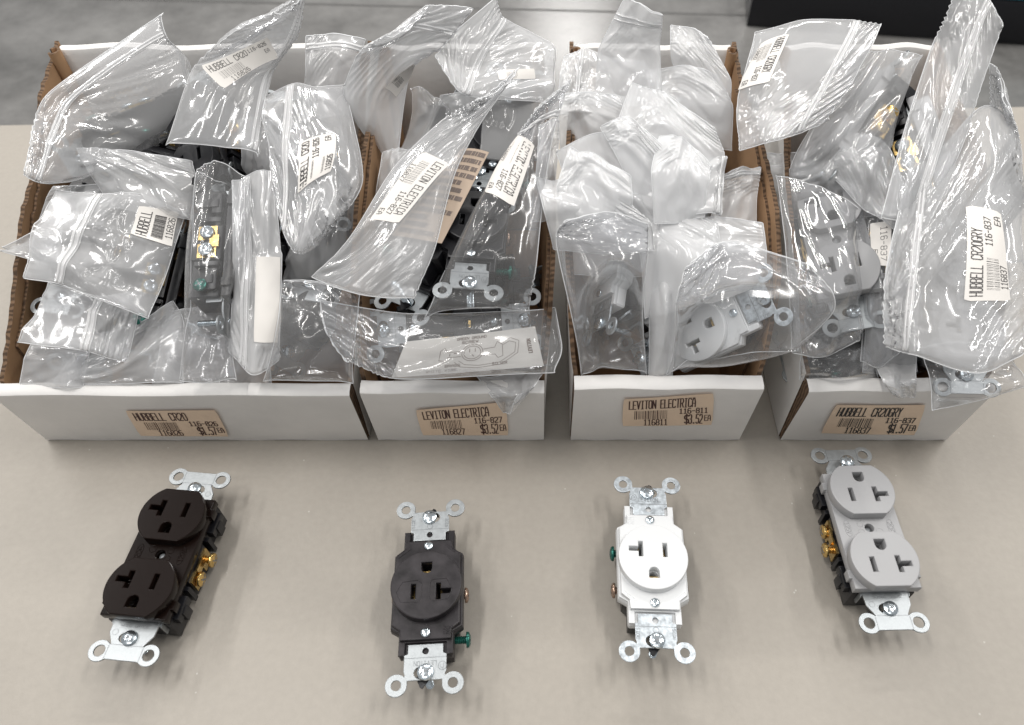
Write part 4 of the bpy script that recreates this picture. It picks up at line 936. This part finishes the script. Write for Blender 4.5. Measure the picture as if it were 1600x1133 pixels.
B = len(BAGS)
P = np.zeros((B, 2, NV, NU, 3), np.float32); NRM = np.zeros((B, NV, NU, 3), np.float32); MID = np.zeros((B, NV, NU, 3), np.float32)
RU = np.zeros((B, 1, NV, 1), np.float32); RV = np.zeros((B, 1, 1, NU), np.float32)
ug = np.linspace(0, 1, NU); vg = np.linspace(0, 1, NV)
for b, (key, rows, bulge, fm_, zp, lab, desc) in enumerate(BAGS):
    if rows[0] == 'lip':
        rr = [[at_front(x, y, 1.2 + 1.2 * i) if i else at_h(x, y, 57.5) for x, y in r] for i, r in enumerate(rows[1:])]
    else:
        rr = [[pt(x, y, e) for x, y, e in r] for r in rows]
    stf = {'milky': .85, 'haze': .5, 'clear': .45, 'crisp': .45}.get(fm_, .2)
    C = np.array([catmull(np.array(r), NU, stf) for r in rr])
    Mm = catmull(C, NV, stf)
    du = np.gradient(Mm, axis=1); dv = np.gradient(Mm, axis=0)
    n = np.cross(du, dv); n /= np.linalg.norm(n, axis=-1, keepdims=True) + 1e-9
    view = CAMP - Mm; view /= np.linalg.norm(view, axis=-1, keepdims=True)
    n = n * np.sign((n * view).sum()) ; n = n + .5 * view; n /= np.linalg.norm(n, axis=-1, keepdims=True)
    rng = np.random.default_rng(100 + b)
    prof = np.interp(vg, [0, .12, .35, .62, .8, 1], [.15, .75, 1, .7, .22, .12])[:, None]
    if key not in BOXES: bulge = bulge * .6
    t = bulge * (4 * ug * (1 - ug))[None, :] ** .6 * prof
    nz = 1.0 * smooth_noise(rng, NV, NU, 4) + .5 * smooth_noise(rng, NV, NU, 9) + .08 * smooth_noise(rng, NV, NU, 19)
    UU, VV = np.meshgrid(ug, vg)
    amp = {'milky': 1.0, 'haze': .8, 'clear': .75, 'crisp': .7}.get(fm_, .45)
    for q in range(4):                              # flat facets meeting in sharp creases
        K_ = 6; an = rng.uniform(0, 2 * math.pi, K_); gr = rng.uniform(9, 26, K_); of = rng.uniform(-3.5, 3.5, K_)
        pl = np.stack([gr[k] * (np.cos(an[k]) * (UU - .5) + np.sin(an[k]) * (VV - .5) * 1.2) + of[k] for k in range(K_)])
        h_ = pl.max(0) if q % 2 == 0 else pl.min(0)
        nz = nz + amp * .55 * (h_ - h_.mean())
    for _ in range(4):                              # straight narrow folds
        a = rng.uniform(0, math.pi); c0 = rng.uniform(.1, .9, 2); wd = rng.uniform(.03, .09)
        dd = (UU - c0[0]) * math.cos(a) + (VV - c0[1]) * math.sin(a); along = -(UU - c0[0]) * math.sin(a) + (VV - c0[1]) * math.cos(a)
        nz = nz + rng.choice([-1, 1, 1]) * rng.uniform(1.2, 3.2) * np.clip(1 - np.abs(dd) / wd, 0, 1) * np.clip(1.3 - np.abs(along) / rng.uniform(.25, .6), 0, 1)
    for _ in range(3):                              # folds fanning out from a pinched point
        c0 = rng.uniform(.1, .9, 2); X_, Y_ = UU - c0[0], (VV - c0[1]) * 1.25; r_ = np.hypot(X_, Y_); th = np.arctan2(Y_, X_)
        k_ = rng.integers(2, 5); ph = rng.uniform(0, 6.28) + .6 * np.sin(3 * th + rng.uniform(0, 6))
        tri = np.abs(((k_ * th + ph) / math.pi) % 2 - 1) - .5
        nz = nz + rng.uniform(3, 7) * tri * (r_ / .18) * np.exp(-r_ / .18)
    edge = np.minimum(1, 5 * np.minimum(ug, 1 - ug))[None, :] * .75 + .25
    P[b, 0] = Mm + n * ((t + .4 + nz * edge)[..., None])
    P[b, 1] = Mm + n * ((-t * .8 - .4 + nz * edge * .8)[..., None])
    NRM[b] = n; MID[b] = Mm
    lu = np.linalg.norm(np.diff(Mm, axis=1), axis=-1).sum(1); lv_ = np.linalg.norm(np.diff(Mm, axis=0), axis=-1).sum(0)
    ex = {'tight': 1.018, 'crisp': 1.02, 'glass': 1.018, 'clear': 1.018, 'haze': 1.014, 'milky': 1.012}[fm_]
    RU[b, 0, :, 0] = (lu + .12 * (lu.max() - lu)) * ex / (NU - 1)
    RV[b, 0, 0, :] = (lv_ + .12 * (lv_.max() - lv_)) * ex / (NV - 1)
RD = np.sqrt(RU ** 2 + RV ** 2)
ANCH = np.full((NV, NU), .03, np.float32)
ANCH[:, [0, -1]] = .05; ANCH[[0, -1], :] = .05
for i in (0, -1):
    for j in (0, -1): ANCH[i, j] = .5
P0 = P.copy()
def relax(a, b, rest, k):
    d = b - a; L = np.sqrt((d * d).sum(-1)) + 1e-6
    f = (L - rest) / L * .5
    f *= np.where(f > 0, 1.0, k)
    c = d * f[..., None]; a += c; b -= c
def bend(axis, k):
    if axis == 3:
        a, m, c = P[:, :, :, :-2], P[:, :, :, 1:-1], P[:, :, :, 2:]
    else:
        a, m, c = P[:, :, :-2], P[:, :, 1:-1], P[:, :, 2:]
    d = (a + c) * .5 - m
    w = d * (k * .5)
    m += w
def bend_wide(axis, k, s=2):
    if axis == 3: a, m, c = P[:, :, :, :-2 * s], P[:, :, :, s:-s], P[:, :, :, 2 * s:]
    else: a, m, c = P[:, :, :-2 * s], P[:, :, s:-s], P[:, :, 2 * s:]
    m += ((a + c) * .5 - m) * k
def weld():
    for sl in ((slice(None), slice(None), 0), (slice(None), slice(None), -1)):
        m = (P[:, 0][sl] + P[:, 1][sl]) * .5; P[:, 0][sl] = m; P[:, 1][sl] = m
    m = (P[:, 0, 0] + P[:, 1, 0]) * .5; P[:, 0, 0] = m; P[:, 1, 0] = m
def collide():
    for b, bag in enumerate(BAGS):
        for c, R, h in BOXES.get(bag[0], ()):
            for s, sg in ((0, 1), (1, -1)):
                X = P[b, s].reshape(-1, 3); q = (X - c) @ R.T
                hh = h + 1.0
                ins = np.where((np.abs(q) < hh).all(1))[0]
                if not len(ins): continue
                d = (sg * NRM[b].reshape(-1, 3)[ins]) @ R.T
                tt = ((np.sign(d) * hh - q[ins]) / np.where(np.abs(d) < .08, .08 * np.sign(d + 1e-9), d)).min(1)
                X[ins] += sg * NRM[b].reshape(-1, 3)[ins] * np.clip(tt, 0, 3)[:, None]
def separate():
    d = ((P[:, 0] - P[:, 1]) * NRM).sum(-1)
    f = np.clip(.5 - d, 0, None)[..., None] * .5 * NRM
    f[:, :, [0, -1]] = 0; f[:, 0] = 0
    P[:, 0] += f; P[:, 1] -= f
NIT = 90
for it in range(NIT):
    kc = .3
    relax(P[:, :, :, 0:-1:2], P[:, :, :, 1::2], RU, kc); relax(P[:, :, :, 1:-1:2], P[:, :, :, 2::2], RU, kc)
    relax(P[:, :, 0:-1:2], P[:, :, 1::2], RV, kc); relax(P[:, :, 1:-1:2], P[:, :, 2::2], RV, kc)
    rd = RD[:, :, :-1, :-1]
    relax(P[:, :, 0:-1:2, :-1], P[:, :, 1::2, 1:], rd[:, :, 0::2], .35); relax(P[:, :, 0:-1:2, 1:], P[:, :, 1::2, :-1], rd[:, :, 0::2], .35)
    relax(P[:, :, 1:-1:2, :-1], P[:, :, 2::2, 1:], rd[:, :, 1::2], .35); relax(P[:, :, 1:-1:2, 1:], P[:, :, 2::2, :-1], rd[:, :, 1::2], .35)
    bend(3, .04); bend(2, .04)
    if it < 50: bend_wide(3, .015, 4); bend_wide(2, .015, 4)
    P += (P0 - P) * ANCH[None, None, :, :, None] * (1.0 if it > 10 else .3)
    weld(); separate()
    if it % 2 == 0: collide()
weld()

def sample_grid(G, u, v):
    x = np.clip(u, 0, 1) * (NU - 1); y = np.clip(v, 0, 1) * (NV - 1)
    i = np.minimum(x.astype(int), NU - 2); j = np.minimum(y.astype(int), NV - 2); fx = (x - i)[..., None]; fy = (y - j)[..., None]
    return (G[j, i] * (1 - fx) + G[j, i + 1] * fx) * (1 - fy) + (G[j + 1, i] * (1 - fx) + G[j + 1, i + 1] * fx) * fy
def find_uv(G, px, py):
    X, Y = project(G); k = np.argmin((X - px) ** 2 + (Y - py) ** 2); j, i = divmod(int(k), NU)
    i0, i1, j0, j1 = max(i - 1, 0), min(i + 1, NU - 1), max(j - 1, 0), min(j + 1, NV - 1)
    J = np.array([[(X[j, i1] - X[j, i0]) / (i1 - i0), (X[j1, i] - X[j0, i]) / (j1 - j0)], [(Y[j, i1] - Y[j, i0]) / (i1 - i0), (Y[j1, i] - Y[j0, i]) / (j1 - j0)]])
    try: d = np.clip(np.linalg.solve(J, [px - X[j, i], py - Y[j, i]]), -3, 3)
    except Exception: d = np.zeros(2)
    return np.array([(i + d[0]) / (NU - 1), (j + d[1]) / (NV - 1)])

def label_jobs(kind):
    bc = lambda: barcode(.12, .46, .46, .76, 4)
    if kind == 'A': return [(text_segments('HUBBELL CR20', .05, .10, .62, .36), 0.023), (text_segments('116-826', .64, .14, .93, .30), 0.018), (text_segments('116826', .2, .80, .5, .96), 0.017), (text_segments('EA', .86, .46, .93, .62), 0.016)] + bc()
    if kind == 'A3': return [(text_segments('HUBBELL CR20', .04, .08, .94, .30), .026), (text_segments('116-826', .48, .42, .94, .58), .022), (text_segments('EA', .82, .74, .94, .88), .02), (text_segments('116826', .1, .82, .44, .95), .018)] + barcode(.08, .42, .42, .76, 4)
    if kind == 'HUBBELL': return [(text_segments('HUBBELL', .08, .10, .86, .36), 0.023), (text_segments('116826', .22, .80, .8, .96), 0.017)] + barcode(.12, .46, .8, .74, 4)
    if kind == 'LEV': return [(text_segments('LEVITON ELECTRICA', .06, .10, .88, .34), 0.021), (text_segments('116-827', .58, .42, .90, .60), 0.019), (text_segments('116827', .2, .80, .46, .96), 0.017), (text_segments('EA', .84, .72, .92, .9), 0.018)] + bc()
    if kind == 'blank': return []
    if kind == 'B': return barcode(.22, .3, .5, .7, 9) + [(text_segments('116827', .22, .76, .48, .9), 0.016)]
    if kind == 'D5': return [(text_segments('116-837', .12, .18, .9, .48), 0.026), (text_segments('EA', .66, .66, .86, .88), 0.026)]
    return [(text_segments('HUBBELL CR20GRY', .05, .10, .76, .36), 0.022), (text_segments('116-837', .60, .44, .90, .62), 0.019), (text_segments('116837', .14, .80, .4, .96), 0.017), (text_segments('EA', .84, .74, .93, .92), 0.019)] + bc()

def inv_bilinear(Q, W):
    """parameters (s,t) of points W in the quad Q (all 2-D)"""
    st = np.full(W.shape, .5)
    for _ in range(12):
        s, t = st[..., 0:1], st[..., 1:2]
        F = (Q[0] * (1 - s) + Q[1] * s) * (1 - t) + (Q[3] * (1 - s) + Q[2] * s) * t - W
        a = (Q[1] - Q[0]) * (1 - t) + (Q[2] - Q[3]) * t; c = (Q[3] - Q[0]) * (1 - s) + (Q[2] - Q[1]) * s
        det = a[..., 0] * c[..., 1] - a[..., 1] * c[..., 0]; det = np.where(np.abs(det) < 1e-9, 1e-9, det)
        ds = (F[..., 0] * c[..., 1] - F[..., 1] * c[..., 0]) / det; dt = (a[..., 0] * F[..., 1] - a[..., 1] * F[..., 0]) / det
        st = np.clip(st - np.stack([ds, dt], -1), -2, 3)
    return st

def build_bag(b):
    key, rows, bulge, fm_, zp, lab, desc = BAGS[b]
    F, K = P[b, 0].astype(float), P[b, 1].astype(float)
    gname = {'A': 'clear bags heaped in the widest box', 'B': 'clear bags heaped in the box labelled 116-827', 'C': 'milky bags heaped in the box labelled 116-811', 'D': 'clear bags heaped in the box labelled 116-837'}[key[0]]
    base = MID[b].reshape(-1, 3).mean(0); base = np.array([base[0], base[1], F[..., 2].min()])
    root = thing('zip_bag', desc, 'bag', gname); root.location = base * S
    inv = Matrix.Translation(-root.location)
    lsurf = None
    if lab:
        quad, kind = lab
        uvq = np.array([find_uv(F, x, y) for x, y in quad])
        # stiff paper: low-order fit of the film under it
        s, t = np.meshgrid(np.linspace(0, 1, 9), np.linspace(0, 1, 7))
        uv = (uvq[0] * (1 - s[..., None]) + uvq[1] * s[..., None]) * (1 - t[..., None]) + (uvq[3] * (1 - s[..., None]) + uvq[2] * s[..., None]) * t[..., None]
        pts_ = sample_grid(F, uv[..., 0], uv[..., 1])
        basis = lambda s, t: np.stack([np.ones_like(s), s, t, s * t, s * s, t * t, s * s * t, s ** 3], -1)
        coef, *_ = np.linalg.lstsq(basis(s, t).reshape(-1, 8), pts_.reshape(-1, 3), rcond=None)
        def raw(s, t): return basis(np.asarray(s, float), np.asarray(t, float)) @ coef
        a, c_ = raw(1, .5) - raw(0, .5), raw(.5, 1) - raw(.5, 0)
        ln = np.cross(a, c_); ln /= np.linalg.norm(ln)
        if np.dot(ln, CAMP - raw(.5, .5)) < 0: ln = -ln
        asp = np.linalg.norm(a) / np.linalg.norm(c_)
        res = ((pts_ - raw(s, t)) @ ln).max(); off = .5 + np.clip(res * .5, 0, 1.2)
        lsurf = lambda u, v, k=0: raw(u, v) + ln * (off + .12 * k)
        # the sticker holds the film flat beneath itself
        U, V = np.meshgrid(ug, vg); st = inv_bilinear(uvq, np.stack([U, V], -1))
        ins = ((st > -.06) & (st < 1.06)).all(-1)
        tgt = raw(st[..., 0], st[..., 1]) + ln * (off - .45)
        F[ins] = tgt[ins]
    # film
    nF = NV * NU
    idx = np.arange(nF).reshape(NV, NU); idk = idx + nF
    idk[:, 0] = idx[:, 0]; idk[:, -1] = idx[:, -1]; idk[0] = idx[0]
    q1 = np.stack([idx[:-1, :-1], idx[:-1, 1:], idx[1:, 1:], idx[1:, :-1]], -1).reshape(-1, 4)
    q2 = np.stack([idk[:-1, :-1], idk[1:, :-1], idk[1:, 1:], idk[:-1, 1:]], -1).reshape(-1, 4)
    mb = MB()
    mb.add(np.concatenate([F.reshape(-1, 3), K.reshape(-1, 3)]), np.concatenate([q1, q2]).tolist(), 0)
    for line in (F[:, 0], F[:, -1], F[0], F[-1], K[-1]):
        mb.tube(line, .27, 4, 1)
    me = mb.mesh('film', [M['film_' + fm_], M['film_edge']], None); me.shade_smooth(); me.transform(inv)
    link('film', me, root)
    # zip: a flat band with two raised beads
    if zp:
        ax, pos = zp
        rng_ = np.linspace(0.01, .99, 50)
        Nn = NRM[b].astype(float)
        dlt = 2.4 / (RV[b].mean() * (NV - 1) if ax == 'v' else RU[b].mean() * (NU - 1))
        zb = MB(); rowsz = []
        for k in (-1, -.5, 0, .5, 1):
            q = pos + k * dlt
            uu, vv = (rng_, np.full(50, q)) if ax == 'v' else (np.full(50, q), rng_)
            rowsz.append(sample_grid(F, uu, vv) + sample_grid(Nn, uu, vv) * .5)
        R_ = np.array(rowsz)
        # stiffer than the film: smooth along its run
        for _ in range(6): R_[:, 1:-1] = R_[:, 1:-1] * .5 + (R_[:, :-2] + R_[:, 2:]) * .25
        zb.add(R_.reshape(-1, 3), [(i * 50 + k, i * 50 + k + 1, (i + 1) * 50 + k + 1, (i + 1) * 50 + k) for i in range(4) for k in range(49)])
        zb.tube(R_[1] + .3 * Nn.reshape(-1, 3).mean(0), .5, 6); zb.tube(R_[3] + .3 * Nn.reshape(-1, 3).mean(0), .5, 6)
        me = zb.mesh('zip_strip', M['film_zip']); me.shade_smooth(); me.transform(inv); link('zip_strip', me, root)
    if lab:
        lm = MB(); n, m_ = 19, 9
        g = [[lsurf(i / (n - 1) + (0.02 * (.5 - i / (n - 1)) * 2 if j in (0, m_ - 1) and i in (0, n - 1) else 0), j / (m_ - 1)) for i in range(n)] for j in range(m_)]
        lm.add([p for r in g for p in r], [(j * n + i, j * n + i + 1, (j + 1) * n + i + 1, (j + 1) * n + i) for j in range(m_ - 1) for i in range(n - 1)])
        me = lm.mesh('label', M['label_white'], 60); me.transform(inv); lo = link('label_sticker', me, root)
        if label_jobs(kind):
            me = stroke_mesh('print', label_jobs(kind), lsurf, asp, M['ink_black']); me.transform(inv); link('print', me, lo)
for b in range(B): build_bag(b)
